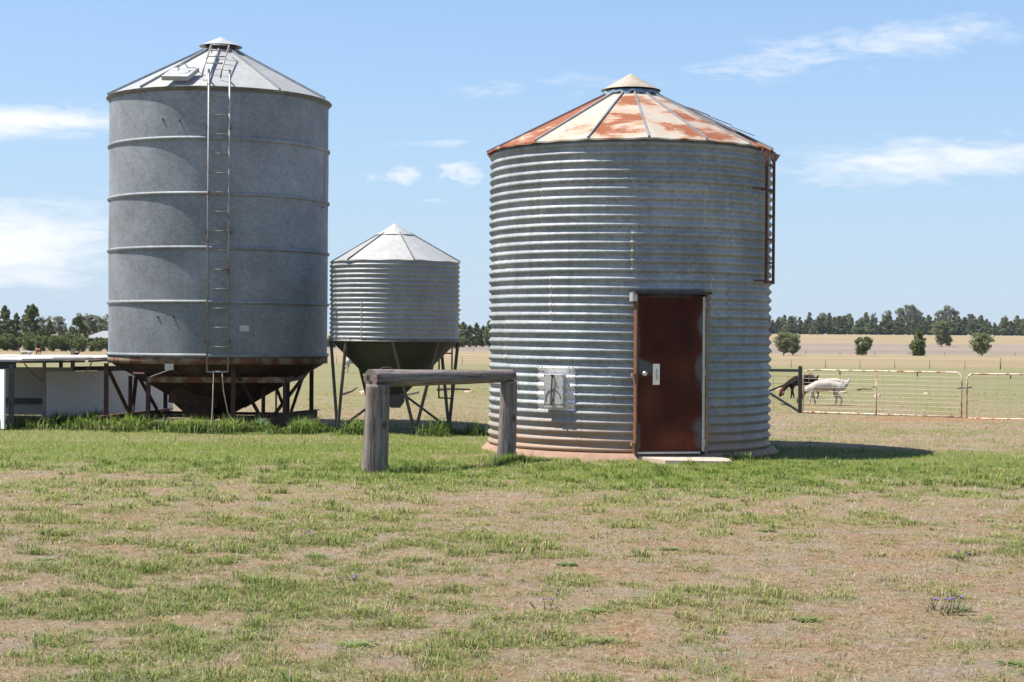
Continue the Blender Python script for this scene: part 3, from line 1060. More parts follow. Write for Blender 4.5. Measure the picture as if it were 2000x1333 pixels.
# ------------------------------------------------------------------ plain silo on skids
def make_plain_silo():
    R = 1.890
    root = thing('hopper_silo', 'tall plain galvanised silo with grey ladder on a rusty skid frame', 'silo',
                 (LS[0], LS[1], 0.0), face_rot(LS))

    def pol(a, r, z):
        return Vector((r * math.sin(a), -r * math.cos(a), z))
    zb = [1.25, 2.133, 3.026, 3.918, 4.827, 5.665]
    seams = [48, 72.5, 20, 71, 40]
    for i in range(5):
        nsh = 4
        for k in range(nsh):
            a0 = math.radians(seams[i] if i in (1, 3) else seams[i] + 60) + 2 * PI * k / nsh
            a1 = a0 + 2 * PI / nsh + 0.02
            n = 10
            prof = [(R, zb[i] + (zb[i + 1] - zb[i]) * q / n) for q in range(n + 1)]
            MB().lathe(prof, 40, a0, a1, True,
                       lambda r, z, a, s: r + 0.003 * (1 - s) + 0.0035 * wob(a * 0.9, z * 1.3) + 0.002 * math.sin(5 * a + 3 * z)).build('wall_sheet', galv_smooth, root)
    for z in zb[:5]:
        prof = [(R + 0.004, z - 0.034), (R + 0.026, z - 0.026), (R + 0.036, z - 0.004), (R + 0.030, z + 0.014), (R + 0.004, z + 0.030)]
        MB().lathe(prof, 96).build('swage_band', galv_smooth, root)
    # rusty ring under the wall, hopper, chute
    MB().lathe([(R - 0.02, 1.10), (R + 0.012, 1.10), (R + 0.012, 1.214), (R - 0.01, 1.214)], 96).build('base_ring', rust_band, root)
    hp = MB().lathe([(R - 0.005, 1.14), (R - 0.10, 1.06), (0.42, 0.30), (0.24, 0.20), (0.22, 0.12)], 64).build('hopper_cone', rust_hopper, root)
    for k in range(8):
        a = 2 * PI * k / 8 + 0.35
        MB().bar(pol(a, R - 0.12, 1.04), pol(a, 0.50, 0.325), 0.05, 0.02).build('hopper_rib', rust_steel, hp)
    mr = MB()
    mr.box((-0.42, -0.62, 0.60), (0.72, 0.50, 0.44), Matrix.Rotation(0.25, 4, 'Z') @ Matrix.Rotation(0.12, 4, 'Y'))
    mr.add([(-0.75, -0.85, 0.42), (-0.1, -0.80, 0.42), (-0.1, -0.35, 0.42), (-0.75, -0.35, 0.42),
            (-0.45, -0.72, 0.14), (-0.05, -0.70, 0.12), (-0.05, -0.45, 0.12), (-0.45, -0.45, 0.14)],
           [(0, 1, 5, 4), (1, 2, 6, 5), (2, 3, 7, 6), (3, 0, 4, 7), (4, 5, 6, 7)])
    mr.build('chute', rust_steel, root)
    MB().bar((-0.78, -1.86, 1.02), (-1.10, -1.84, 0.90), 0.012, 0.012).build('slide_lever', steel_bright, root)
    MB().bar((-1.38, -1.72, 0.955), (-1.20, -1.78, 0.955), 0.03, 0.025).build('slide_grip', simple('faded_red_grip', (0.36, 0.16, 0.16), 0.7), root)
    MB().box((-0.80, -1.86, 1.06), (0.14, 0.05, 0.10)).build('lever_bracket', plate_zinc, root)
    # skid frame, turned against the view; worked out in world plan and brought into the silo's own frame
    inv = Matrix.Translation((LS[0], LS[1], 0)) @ Matrix.Rotation(face_rot(LS), 4, 'Z')
    inv = inv.inverted()

    def W(x, y, z):
        return inv @ Vector((x, y, z))

    def ibeam(a, b, h, w, name):
        mb = MB()
        a, b = Vector(a), Vector(b)
        mb.bar(a + Vector((0, 0, h - 0.006)), b + Vector((0, 0, h - 0.006)), w, 0.012)
        mb.bar(a + Vector((0, 0, 0.006)), b + Vector((0, 0, 0.006)), w, 0.012)
        mb.bar(a + Vector((0, 0, h / 2)), b + Vector((0, 0, h / 2)), 0.012, h - 0.024)
        return mb.build(name, rust_steel, root)
    L0, L1 = (-6.90, 27.35), (-6.35, 30.45)
    R0, R1 = (-4.72, 26.75), (-3.60, 30.35)
    ibeam(W(*L0, 0.06), W(*L1, 0.06), 0.16, 0.12, 'skid_beam')
    ibeam(W(*R0, 0.06), W(*R1, 0.06), 0.16, 0.12, 'skid_beam')
    lerp = lambda A, B, t_: (A[0] + (B[0] - A[0]) * t_, A[1] + (B[1] - A[1]) * t_)
    for t_ in (0.45, 0.78):
        a, b = lerp(L0, L1, t_), lerp(R0, R1, t_)
        MB().bar(W(*a, 0.17), W(*b, 0.17), 0.09, 0.05).build('cross_beam', rust_steel, root)
    posts = {}

    def post(key, p, ztop, w=0.075):
        posts[key] = p
        MB().bar(W(*p, 0.215), W(*p, ztop), w, w, up=(1, 0, 0)).build('post', rust_steel, root)
    post('fl', lerp(L0, L1, 0.10), 1.10)
    post('fr', lerp(R0, R1, 0.10), 1.10)
    post('bl', lerp(L0, L1, 0.93), 1.10)
    post('br', lerp(R0, R1, 0.93), 1.10)
    post('li', lerp(L0, L1, 0.42), 0.86, 0.065)
    post('ri', lerp(R0, R1, 0.40), 0.90, 0.065)
    post('ri2', lerp(R0, R1, 0.66), 0.88, 0.07)
    post('li2', lerp(L0, L1, 0.68), 0.88, 0.065)

    def brace(a, b, w=0.05):
        MB().bar(W(*a), W(*b), w, w * 0.8).build('brace', rust_steel, root)
    brace((*posts['fl'], 1.06), (*lerp(L0, L1, 0.40), 0.23))
    brace((*posts['fr'], 1.05), (*lerp(R0, R1, 0.36), 0.23))
    brace((*posts['br'], 1.02), (*lerp(R0, R1, 0.53), 0.23))
    brace((*lerp(R0, R1, 0.86), 0.98), (*lerp(R0, R1, 0.70), 0.23), 0.045)
    brace((*lerp(R0, R1, 0.50), 0.82), (*lerp(R0, R1, 0.64), 0.23), 0.045)
    brace((*lerp(L0, L1, 0.50), 0.84), (*lerp(L0, L1, 0.45), 0.23), 0.055)
    brace((-6.45, 28.0, 1.0), (*lerp(L0, L1, 0.80), 0.23), 0.05)
    # girt that carries the hopper front
    ga, gb = (-6.06, 27.28), (-3.80, 27.42)
    MB().bar(W(*ga, 0.838), W(*gb, 0.842), 0.06, 0.095).build('hopper_girt', rust_band, root)
    MB().bar(W(*ga, 0.838), W(-6.55, 29.4, 0.838), 0.06, 0.09).build('hopper_girt', rust_steel, root)
    MB().bar(W(*gb, 0.842), W(-3.78, 29.6, 0.842), 0.06, 0.09).build('hopper_girt', rust_steel, root)
    for g_, z_ in ((ga, 0.12), (gb, 0.12)):
        MB().bar(W(*g_, z_), W(*g_, 0.79), 0.06, 0.06, up=(1, 0, 0)).build('post', rust_steel, root)
    MB().bar(W(-6.85, 27.30, 0.10), W(-5.95, 27.28, 0.10), 0.09, 0.05).build('cross_beam', rust_steel, root)
    MB().bar(W(-4.55, 27.36, 0.10), W(-3.70, 27.42, 0.10), 0.09, 0.05).build('cross_beam', rust_steel, root)
    # roof with ten panels
    zr0, zr1, rr0, rr1 = 5.675, 6.555, 1.945, 0.30
    roof_cone(root, 10, math.radians(-6), rr0, zr0, rr1, zr1, galv_roof, rib_metal, None, rib=(0.042, 0.028), lip=0.026, wave=0.0)
    MB().lathe([(R + 0.004, 5.60), (R + 0.045, 5.655), (R + 0.060, 5.664), (R + 0.05, 5.674)], 96).build('eave_ring', galv_dull, root)
    cap = cap_cone(root, 0.375, 6.645, 6.815, galv_roof, 0.13)
    # wall ladder
    aC = math.radians(-0.4)
    wx = 0.168
    yl = -(R + 0.17)
    x0 = -0.02
    lad = MB()
    for sx in (-1, 1):
        lad.tube([(x0 + sx * wx, yl, 0.98), (x0 + sx * wx, yl, 5.86)], 0.0165, 8)
    lad.tube([(x0 - wx, yl, 0.985), (x0 + wx, yl, 0.985)], 0.015, 8)
    lad_o = lad.build('ladder', ladder_grey, root)
    z = 5.50
    while z > 1.2:
        MB().tube([(x0 - wx, yl, z), (x0 + wx, yl, z)], 0.0105, 8).build('rung', ladder_grey, lad_o)
        z -= 0.316
    for z in (1.48, 3.28, 5.0):
        for sx in (-1, 1):
            MB().bar((x0 + sx * (wx + 0.018), yl, z), (x0 + sx * (wx + 0.02), -R + 0.01, z), 0.03, 0.05).build('standoff', rust_ladder, lad_o)
    for sx in (-1, 1):
        MB().bar((x0 + sx * wx, yl + 0.01, 5.86), (x0 + sx * wx, yl + 0.42, 5.80), 0.03, 0.012).build('roof_stay', ladder_grey, lad_o)
        MB().bar((x0 + sx * wx, yl + 0.012, 5.50), (x0 + sx * wx, yl + 0.012, 5.93), 0.036, 0.008, up=(0, 1, 0)).build('ladder_head', rib_metal, lad_o)
    # raised ladder lying up the cone
    slope = math.atan2(zr1 - zr0, rr0 - rr1)

    def on_roof(x, s, h):
        """s along the slope from the eave, h off the sheet"""
        return Vector((x, -(rr0 - s * math.cos(slope)) - h * math.sin(slope), zr0 + s * math.sin(slope) + h * math.cos(slope)))
    rl = MB()
    for x in (-0.30, 0.0):
        rl.tube([on_roof(x, 0.32, 0.02), on_roof(x + 0.02, 0.34, 0.16), on_roof(x + 0.14, 1.50, 0.20), on_roof(x + 0.15, 1.56, 0.04)], 0.013, 8)
    rl_o = rl.build('roof_ladder', ladder_grey, root)
    for q in range(4):
        tt = (0.25, 0.52, 0.78, 1.0)[q]
        s_ = 0.34 + 1.16 * tt
        MB().tube([on_roof(-0.28 + 0.12 * tt, s_, 0.16 + 0.04 * tt), on_roof(0.02 + 0.12 * tt, s_, 0.16 + 0.04 * tt)], 0.012, 8).build('rung', ladder_grey, rl_o)
    # filling hatch
    M = Matrix.Translation(on_roof(-0.66, 0.42, 0.055)) @ Matrix.Rotation(math.radians(-9), 4, 'Z') @ Matrix.Rotation(slope, 4, 'X')
    h = MB()
    ptsl = [(-0.27, -0.22), (0.16, -0.22), (0.28, 0.22), (-0.15, 0.22)]
    vs = [M @ Vector((x, y, -0.06)) for x, y in ptsl] + [M @ Vector((x, y, 0.015)) for x, y in ptsl]
    h.add(vs, [(4, 5, 6, 7), (0, 1, 5, 4), (1, 2, 6, 5), (2, 3, 7, 6), (3, 0, 4, 7)])
    h_o = h.build('roof_hatch', galv_roof, root)
    MB().tube([M @ Vector(q) for q in ((-0.02, -0.03, 0.05), (0.0, -0.02, 0.13), (0.08, 0.06, 0.14), (0.12, 0.10, 0.05))], 0.010, 8).build('hatch_handle', rib_metal, h_o)
    MB().tube([M @ Vector(q) for q in ((0.12, 0.10, 0.06), (0.24, 0.05, 0.07), (0.33, 0.0, 0.0), (0.42, -0.02, -0.04))], 0.006, 6).build('hatch_cord', dark_dot, h_o)
    # bolts, little plate, cable
    for (deg, z) in ((-29.2, 5.13), (-20.2, 5.11), (-31.5, 1.875), (-22.8, 1.875), (68, 3.82), (70, 3.82), (68, 2.16), (70.5, 2.16)):
        a = math.radians(deg)
        MB().tube([pol(a, R - 0.01, z), pol(a, R + (0.022 if deg < 0 else 0.012), z)], 0.016 if deg < 0 else 0.010, 8).build('bolt', dark_dot, root)
    a = math.radians(12.5)
    pl = MB().box(pol(a, R + 0.008, 1.70), (0.155, 0.008, 0.10), Matrix.Rotation(a, 4, 'Z'))
    pl.build('maker_plate', simple('plate_grey', (0.46, 0.46, 0.46), 0.5, 0.2, 0.1, 30), root)
    return root


make_plain_silo()

# ropes tied to the ladder foot
inv_l = Matrix.Translation((LS[0], LS[1], 0)) @ Matrix.Rotation(face_rot(LS), 4, 'Z')


def world_of(p):
    return inv_l @ Vector(p)


yl = -(1.890 + 0.17)
tag(MB().tube([world_of(p) for p in ((-0.085, yl - 0.02, 0.99), (-0.09, yl - 0.02, 0.6), (-0.10, yl - 0.03, 0.3), (-0.125, yl - 0.05, 0.08), (-0.12, yl - 0.06, 0.03))], 0.009, 6).build('tie_rope', rope_mat),
    'tan rope hanging straight down from the ladder foot', 'rope')
tag(MB().tube([world_of(p) for p in ((0.055, yl - 0.02, 0.99), (0.075, yl - 0.01, 0.7), (0.15, yl + 0.02, 0.32), (0.22, yl + 0.05, 0.21), (0.37, yl + 0.12, 0.13))], 0.009, 6).build('tie_rope', rope_mat),
    'tan rope slanting from the ladder foot to the skid', 'rope')

# footings, odds and ends by the skids
def lump(name, label, cat, loc, size, mat, seed, group=None, flat=False):
    rnd = random.Random(seed)
    bm = bmesh.new()
    bmesh.ops.create_icosphere(bm, subdivisions=2, radius=1.0)
    for v in bm.verts:
        k = 1 + rnd.uniform(-0.16, 0.16)
        v.co = Vector((v.co.x * size[0] * k, v.co.y * size[1] * k, max(-0.4, min(0.75, v.co.z * 1.2)) * size[2] * (1 + rnd.uniform(-0.1, 0.1))))
    me = bpy.data.meshes.new(name)
    bm.to_mesh(me)
    bm.free()
    me.materials.append(mat)
    o = bpy.data.objects.new(name, me)
    COL.objects.link(o)
    o.location = loc
    o.rotation_euler = (0, 0, rnd.uniform(0, 6))
    return tag(o, label, cat, group)


lump('concrete_footing', 'low pinkish concrete footing under the left skid of the plain silo', 'footing', (-6.75, 27.35, 0.0), (0.55, 0.42, 0.10), concrete, 1)
lump('concrete_footing', 'small pinkish concrete footing by the hanging rope', 'footing', (-4.80, 26.75, 0.0), (0.36, 0.25, 0.08), concrete, 2)
lump('concrete_footing', 'long low concrete footing under the right skid of the plain silo', 'footing', (-3.95, 29.3, 0.0), (0.50, 1.5, 0.09), concrete, 4)
wb = MB().box((0, 0, 0.05), (0.16, 0.10, 0.10)).build('plastic_block', white_plastic, None, bevel=0.006)
wb.location = (-4.16, 27.35, 0.10)
wb.rotation_euler = (0, 0, 0.3)
tag(wb, 'small white plastic block standing against the rusty skid', 'block')
wb2 = MB().box((0, 0, 0.02), (0.42, 0.07, 0.03)).build('plastic_strip', white_plastic)
wb2.location = (-4.44, 27.15, 0.06)
wb2.rotation_euler = (0, 0, 0.25)
tag(wb2, 'flat white plastic strip lying in grass by the skid', 'strip')


# ------------------------------------------------------------------ small corrugated hopper silo
def make_small_silo():
    R, AMP, PIT = 1.070, 0.0125, 0.0785
    root = thing('feed_silo', 'small corrugated hopper silo standing on four pairs of thin dark legs', 'silo',
                 (SS[0], SS[1], 0.0), face_rot(SS))

    def pol(a, r, z):
        return Vector((r * math.sin(a), -r * math.cos(a), z))
    z0, z1 = 1.545, 2.81
    zref = z0 + 0.02
    mid = z0 + PIT * 8
    for (a_, b_, st) in ((z0, mid, -30), (mid, z1, -48)):
        prof = corr_profile(R, a_, b_, PIT, AMP, zref)
        for k in range(3):
            s0 = math.radians(st) + 2 * PI * k / 3
            MB().lathe(prof, 44, s0, s0 + 2 * PI / 3 + 0.03, True,
                       lambda r, z, a, s: r + 0.003 * (1 - s) + 0.0025 * wob(a, z * 2)).build('wall_sheet', galv_small, root)
    m = MB()
    for q in range(22):
        z = mid - 0.02 - q * 0.028
        if z < z0 + 0.02: break
        a = math.radians(-30) + 0.004 * math.sin(q * 2)
        m.box(pol(a, R + 0.012, z), (0.012, 0.006, 0.03), Matrix.Rotation(a, 4, 'Z'))
    m.build('sealant_bead', sealant, root)
    MB().lathe([(R - 0.01, 1.50), (R + 0.022, 1.50), (R + 0.022, 1.512), (R + 0.005, 1.518), (R + 0.005, 1.555)], 72).build('base_ring', galv_dull, root)
    m = MB()
    for q in range(24):
        a = 2 * PI * q / 24 + 0.06
        m.tube([pol(a, R, 1.535), pol(a, R + 0.018, 1.535)], 0.009, 6)
    tag(m.build('ring_bolts', dark_dot, root), None, None, None, 'stuff')
    MB().lathe([(R - 0.02, 1.505), (0.16, 0.60), (0.15, 0.56)], 48).build('hopper_cone', dark_hopper, root)
    m = MB()
    m.box((0.0, 0, 0.575), (0.34, 0.34, 0.14))
    m.add([(-0.17, -0.17, 0.505), (0.17, -0.17, 0.505), (0.17, 0.17, 0.505), (-0.17, 0.17, 0.505),
           (-0.05, -0.16, 0.40), (0.10, -0.16, 0.40), (0.10, 0.16, 0.40), (-0.05, 0.16, 0.40)],
          [(0, 1, 5, 4), (1, 2, 6, 5), (2, 3, 7, 6), (3, 0, 4, 7), (4, 5, 6, 7)])
    m.build('outlet_chute', dark_leg, root)
    MB().bar((0.17, -0.05, 0.60), (0.42, -0.05, 0.66), 0.03, 0.03).build('slide_handle', plate_zinc, root)
    feet = [20, 110, 200, 290]
    for fdeg in feet:
        f = math.radians(fdeg)
        fp = pol(f, 0.985, 0.03)
        for da in (-22, 22):
            tp = pol(f + math.radians(da), R - 0.012, 1.505)
            MB().bar(fp, tp, 0.042, 0.042, up=pol(f, 1, 0)).build('leg', dark_leg, root)
        MB().box(fp - Vector((0, 0, 0.02)), (0.24, 0.18, 0.03), Matrix.Rotation(f, 4, 'Z')).build('foot_plate', rust_steel, root)
    # low braces between feet and outlet
    c = Vector((0.0, 0.0, 0.62))
    for fdeg in (110, 290):
        f = math.radians(fdeg)
        MB().bar(pol(f, 0.95, 0.06), c + pol(f, 0.16, 0), 0.034, 0.034).build('brace', dark_leg, root)
    # roof
    zr0, zr1, rr0, rr1 = 2.822, 3.30, 1.105, 0.26
    roof_cone(root, 6, math.radians(16), rr0, zr0, rr1, zr1, galv_roof, galv_dull, None, rib=(0.020, 0.016), lip=0.020, wave=0.007)
    cap_cone(root, 0.315, 3.275, 3.47, galv_roof, 0.05, seg=28)
    m = MB()
    m.add([(-0.30, -0.06, 3.28), (-0.20, -0.22, 3.30), (-0.16, 0.05, 3.36), (-0.33, 0.05, 3.30)], [(0, 1, 2, 3)])
    m.build('cap_flap', rib_metal, root)
    # ladder at the back right
    lad = MB()
    a1, a2 = math.radians(139), math.radians(123)
    rl = R + 0.10
    for a in (a1, a2):
        lad.tube([pol(a, rl, 0.52), pol(a, rl, 2.9)], 0.014, 8)
    lad_o = lad.build('ladder', dark_leg, root)
    for z in (0.53, 0.85, 1.30, 1.66, 2.0):
        MB().tube([pol(a1, rl, z), pol(a2, rl, z)], 0.012, 8).build('rung', dark_leg, lad_o)
    MB().tube([pol(1.95, R - 0.01, 1.5), pol(1.92, R + 0.06, 2.0), pol(1.9, R + 0.12, 2.05)], 0.008, 6).build('hook', dark_leg, lad_o)
    return root


make_small_silo()


# ------------------------------------------------------------------ log rail
def make_log_rail():
    A, B = Vector((-1.602, 19.33, 0)), Vector((-0.066, 21.25, 0))
    root = thing('log_rail', 'weathered log hitching rail on two thick round posts', 'rail', A)

    def log(pts, rad, name, seed, seg=28, n=26, flat_end=None):
        m = MB()
        rnd = random.Random(seed)
        ph = [rnd.uniform(0, 6.28) for _ in range(6)]
        a, b = Vector(pts[0]), Vector(pts[1])
        d = (b - a).normalized()
        ref = Vector((0, 0, 1)) if abs(d.z) < 0.9 else Vector((1, 0, 0))
        s = d.cross(ref).normalized()
        u = s.cross(d)
        vs, fs = [], []
        for i in range(n + 1):
            t_ = i / n
            c = a.lerp(b, t_) + (s * math.sin(t_ * 3 + ph[0]) + u * math.sin(t_ * 2.3 + ph[1])) * 0.008
            r0 = rad[0] + (rad[1] - rad[0]) * t_
            for k in range(seg):
                q = 2 * PI * k / seg
                rr = r0 * (1 + 0.03 * math.sin(2 * q + ph[2] + t_) + 0.02 * math.sin(5 * q + ph[3]) + 0.015 * math.sin(9 * q + 4 * t_ + ph[4]) + 0.012 * math.sin(17 * t_ + q))
                vs.append(c + (s * math.cos(q) + u * math.sin(q)) * rr)
        for i in range(n):
            for k in range(seg):
                k2 = (k + 1) % seg
                fs.append((i * seg + k, i * seg + k2, (i + 1) * seg + k2, (i + 1) * seg + k))
        m.add(vs, fs, True)
        for base, sgn in ((0, -1), (n * seg, 1)):
            o = len(m.v)
            cc = sum((Vector(m.v[base + k]) for k in range(seg)), Vector()) / seg
            m.v.append(tuple(cc - d * (0.006 * sgn)))
            ring = [base + k for k in range(seg)]
            for k in range(seg):
                tri = (ring[k], ring[(k + 1) % seg], o)
                m.f.append(tri if sgn > 0 else tri[::-1])
                m.s.append(False)
        return m
    mk = log([(0, 0, 0), (0.015, 0, 1.09)], (0.148, 0.138), 'post', 1)
    p1 = mk.build('post', M_WOOD, root)
    p1.location = (0, 0, -0.06)
    Bl = B - A
    mk = log([(0, 0, 0), (0.02, 0.0, 1.08)], (0.124, 0.112), 'post', 2)
    p2 = mk.build('post', M_WOOD, root)
    p2.location = Bl - Vector((0, 0, 0.06))
    L = Bl.length
    # the rail is modelled upright, so that the grain runs along it, and laid down
    mk = log([(0, 0, -0.10), (0, 0, L + 0.11)], (0.108, 0.084), 'rail', 5, n=40)
    rail = mk.build('rail', M_WOOD, root)
    rail.location = (0.0, 0, 1.108)
    d = (Bl + Vector((0, 0, -0.022))).normalized()
    rail.rotation_euler = d.to_track_quat('Z', 'Y').to_euler()
    # knot hole in the rail end, loop of wire
    side = -d
    m = MB()
    rnd = random.Random(4)
    c = side * 0.111 + Vector((-0.012, 0, 1.10))
    sx = d.cross(Vector((0, 0, 1))).normalized()
    up = sx.cross(d)
    n = 14
    vs = [c + (sx * math.cos(2 * PI * k / n) * 0.030 + up * math.sin(2 * PI * k / n) * 0.052) * rnd.uniform(0.6, 1.25) for k in range(n)]
    m.add(vs + [c + side * 0.002], [(k, (k + 1) % n, n) for k in range(n)])
    m.build('rotten_heart', simple('rotten_wood', (0.02, 0.014, 0.011), 0.95), root)
    m = MB()
    m.tube([Vector((0.02, 0.0, 1.215)) + d * (0.02 + 0.20 * q / 8) + Vector((0, 0, 0.018 * math.sin(PI * q / 8))) + sx * 0.03 for q in range(9)], 0.004, 5)
    m.build('wire_loop', far_wire, root)
    m = MB().tube([Bl + Vector((0.09, -0.05, 1.05)), Bl + Vector((0.16, -0.05, 1.0)), Bl + Vector((0.17, -0.04, 0.92)), Bl + Vector((0.12, -0.06, 0.86))], 0.0025, 5)
    m.build('wire_end', far_wire, root)
    return root


make_log_rail()


# ------------------------------------------------------------------ low shelter beside the plain silo
def make_shelter():
    O = Vector((-8.3, 29.0, 0))
    root = thing('animal_shelter', 'low animal shelter with white panels and pale board roof beside the plain silo', 'shelter', O)

    def L(x, y, z):
        return Vector((x, y, z)) - O
    zt = 1.135
    sheets = [(-10.6, -9.75, 27.8, 31.6), (-9.75, -8.95, 27.75, 31.5), (-8.95, -8.1, 27.1, 31.7)]
    for i, (x0, x1, y0, y1) in enumerate(sheets):
        dz = (0.0, 0.006, -0.004)[i]
        m = MB().box(L((x0 + x1) / 2, (y0 + y1) / 2, zt + 0.02 + dz), (x1 - x0 - 0.012, y1 - y0, 0.035), Matrix.Rotation(0.004 * (i - 1), 4, 'X'))
        m.build('roof_board', board_grey, root)
    m = MB()
    pts = [(-8.09, 27.05), (-7.32, 28.15), (-7.16, 31.6), (-8.09, 31.6)]
    vs = [L(x, y, zt + 0.004) for x, y in pts] + [L(x, y, zt + 0.040) for x, y in pts]
    m.add(vs, [(3, 2, 1, 0), (4, 5, 6, 7), (0, 1, 5, 4), (1, 2, 6, 5), (2, 3, 7, 6), (3, 0, 4, 7)])
    m.build('roof_board', board_grey, root)
    # beams under the roof
    for a, b in (((-10.6, 27.9), (-8.2, 27.2)), ((-8.15, 27.05), (-7.36, 28.2)), ((-10.6, 31.3), (-7.2, 31.3)), ((-8.2, 27.1), (-8.2, 31.3)), ((-7.3, 28.3), (-7.2, 31.3))):
        MB().bar(L(*a, zt - 0.018), L(*b, zt - 0.018), 0.04, 0.034).build('roof_beam', shed_steel, root)
    for (x, y, w) in ((-8.19, 26.82, 0.07), (-7.3, 31.2, 0.06), (-9.9, 31.2, 0.06), (-8.6, 31.25, 0.06), (-10.5, 27.6, 0.06)):
        MB().box(L(x, y, zt / 2 - 0.03), (w, w, zt - 0.06)).build('post', shed_steel, root)
    MB().box(L(-8.275, 29.0, 0.54), (0.05, 0.06, 1.08)).build('door_post', shed_trim, root)
    # panels
    def panel(a, b, z0, z1, name='panel', mat=panel_white):
        d = (Vector((*b, 0)) - Vector((*a, 0)))
        ang = math.atan2(d.y, d.x)
        c = (Vector((*a, 0)) + Vector((*b, 0))) / 2
        m = MB().box(L(c.x, c.y, (z0 + z1) / 2), (d.length, 0.025, z1 - z0), Matrix.Rotation(ang, 4, 'Z'))
        return m.build(name, mat, root)
    p = panel((-9.35, 27.72), (-8.27, 26.72), 0.03, 1.0)
    p['label'] = 'bright white panel at the open end of the shelter'
    panel((-8.25, 29.02), (-7.42, 30.02), 0.04, 0.915)
    panel((-7.415, 30.025), (-6.45, 31.19), 0.04, 0.91)
    panel((-10.4, 31.0), (-8.35, 31.05), 0.05, 0.95, 'panel', simple('grey_panel', (0.33, 0.34, 0.335), 0.6, 0.0, 0.1, 2))
    MB().bar(L(-10.3, 30.95, 0.31), L(-8.4, 31.0, 0.31), 0.03, 0.11).build('girt', shed_steel, root)
    MB().bar(L(-9.7, 28.3, 1.05), L(-8.3, 27.4, 1.05), 0.03, 0.10).build('girt', shed_steel, root)
    MB().bar(L(-7.9, 31.25, 0.86), L(-6.6, 31.4, 0.86), 0.03, 0.16).build('girt', shed_steel, root)
    MB().bar(L(-7.9, 29.55, 0.96), L(-6.5, 31.28, 0.96), 0.02, 0.08).build('girt', shed_steel, root)
    for (x, y, z) in ((-8.22, 26.75, 0.42), (-8.22, 26.75, 0.16)):
        MB().box(L(x, y, z), (0.05, 0.035, 0.09)).build('hinge', shed_steel, root)
    MB().tube([L(-8.245, 28.95, 0.44), L(-8.235, 28.90, 0.46), L(-8.235, 28.90, 0.40), L(-8.24, 28.95, 0.38)], 0.010, 6).build('latch', chain_mat, root)
    # chains
    def chain(a, b, sag, name='chain'):
        a, b = Vector(a), Vector(b)
        n = int((b - a).length / 0.032)
        m = MB()
        for i in range(n):
            t0, t1 = i / n, (i + 1.35) / n
            P = lambda t_: a.lerp(b, t_) + Vector((0, 0, -sag * 4 * t_ * (1 - t_)))
            u = P(t0)
            v = P(t1)
            dirv = (v - u).normalized()
            side = dirv.cross(Vector((0, 1, 0))).normalized() if i % 2 else Vector((0, 1, 0))
            loop = [u + side * 0.011, u.lerp(v, 0.5) + side * 0.014, v + side * 0.011, v - side * 0.011, u.lerp(v, 0.5) - side * 0.014, u - side * 0.011, u + side * 0.011]
            m.tube(loop, 0.0042, 5, False)
        return m.build(name, chain_mat, root)
    chain(L(-8.32, 27.95, 1.08), L(-8.28, 28.93, 0.76), 0.03)
    chain(L(-7.42, 28.95, 1.09), L(-7.62, 29.3, 0.92), 0.02)
    chain(L(-7.75, 27.62, 1.19), L(-7.24, 28.30, 1.185), 0.0)
    MB().box(L(-8.9, 29.3, zt + 0.10), (0.05, 0.05, 0.12)).build('roof_stub', shed_steel, root) if False else None
    MB().box(L(-8.50, 31.72, 0.63), (0.07, 0.07, 1.34)).build('corner_post', grey_post, root)
    return root


make_shelter()


# ------------------------------------------------------------------ gates and fences
def rail_tube(m, pts, r, seg=8):
    m.tube(pts, r, seg)


def make_gate(name, label, p0, p1, H, lift):
    a, b = Vector((*p0, gz(*p0) + lift)), Vector((*p1, gz(*p1) + lift))
    ang = math.atan2(b.y - a.y, b.x - a.x)
    root = thing(name, label, 'gate', a, ang, 'cream tube gates')
    Lg = (b - a).length
    r = 0.016
    rc = 0.13
    pts = [(0, 0, 0), (0, 0, H - rc)]
    pts += [(rc - rc * math.cos(q * PI / 12), 0, H - rc + rc * math.sin(q * PI / 12)) for q in range(1, 7)]
    pts += [(Lg - rc, 0, H)]
    pts += [(Lg - rc + rc * math.sin(q * PI / 12), 0, H - rc + rc * math.cos(q * PI / 12)) for q in range(1, 7)]
    pts += [(Lg, 0, 0)]
    MB().tube(pts, r, 8).build('gate_frame', gate_paint, root)
    MB().tube([(0, 0, 0.0), (Lg, 0, 0.0)], r, 8).build('bottom_rail', gate_paint, root)
    MB().tube([(Lg * 0.475, 0, 0), (Lg * 0.475, 0, H - 0.02)], 0.014, 8).build('centre_stay', gate_paint, root)
    m = MB()
    zz = 0.10
    k = 0
    while zz < H - 0.08:
        m.tube([(0.0, 0, zz), (Lg * 0.475, 0, zz + 0.006 * math.sin(k)), (Lg, 0, zz)], 0.0030, 5, False)
        zz += 0.088
        k += 1
    x = 0.12
    while x < Lg - 0.05:
        m.tube([(x, 0.004, 0.0), (x, 0.004, H - 0.10)], 0.0028, 5, False)
        x += 0.235
    m.build('wire_mesh', wire_mat, root)
    for q in (0.24, 0.73):
        MB().box((Lg * q, 0.0, H - 0.055), (0.022, 0.022, 0.075)).build('mesh_lug', shed_steel, root)
    return root, Lg


g1, L1 = make_gate('tube_gate', 'cream rust-flecked tube gate hinged on the dark green post', (6.23, 35.0), (9.12, 33.2), 0.90, 0.03)
g2, L2 = make_gate('tube_gate', 'cream rust-flecked tube gate chained to the end of another gate', (9.20, 33.1), (12.6, 32.2), 0.90, 0.0)
tag(MB().tube([(9.05, 33.22, 0.60), (9.12, 33.12, 0.63), (9.18, 33.06, 0.61), (9.28, 33.04, 0.64)], 0.013, 6).build('gate_chain', shed_steel), 'dark chain looped round the meeting ends of the gates', 'chain')


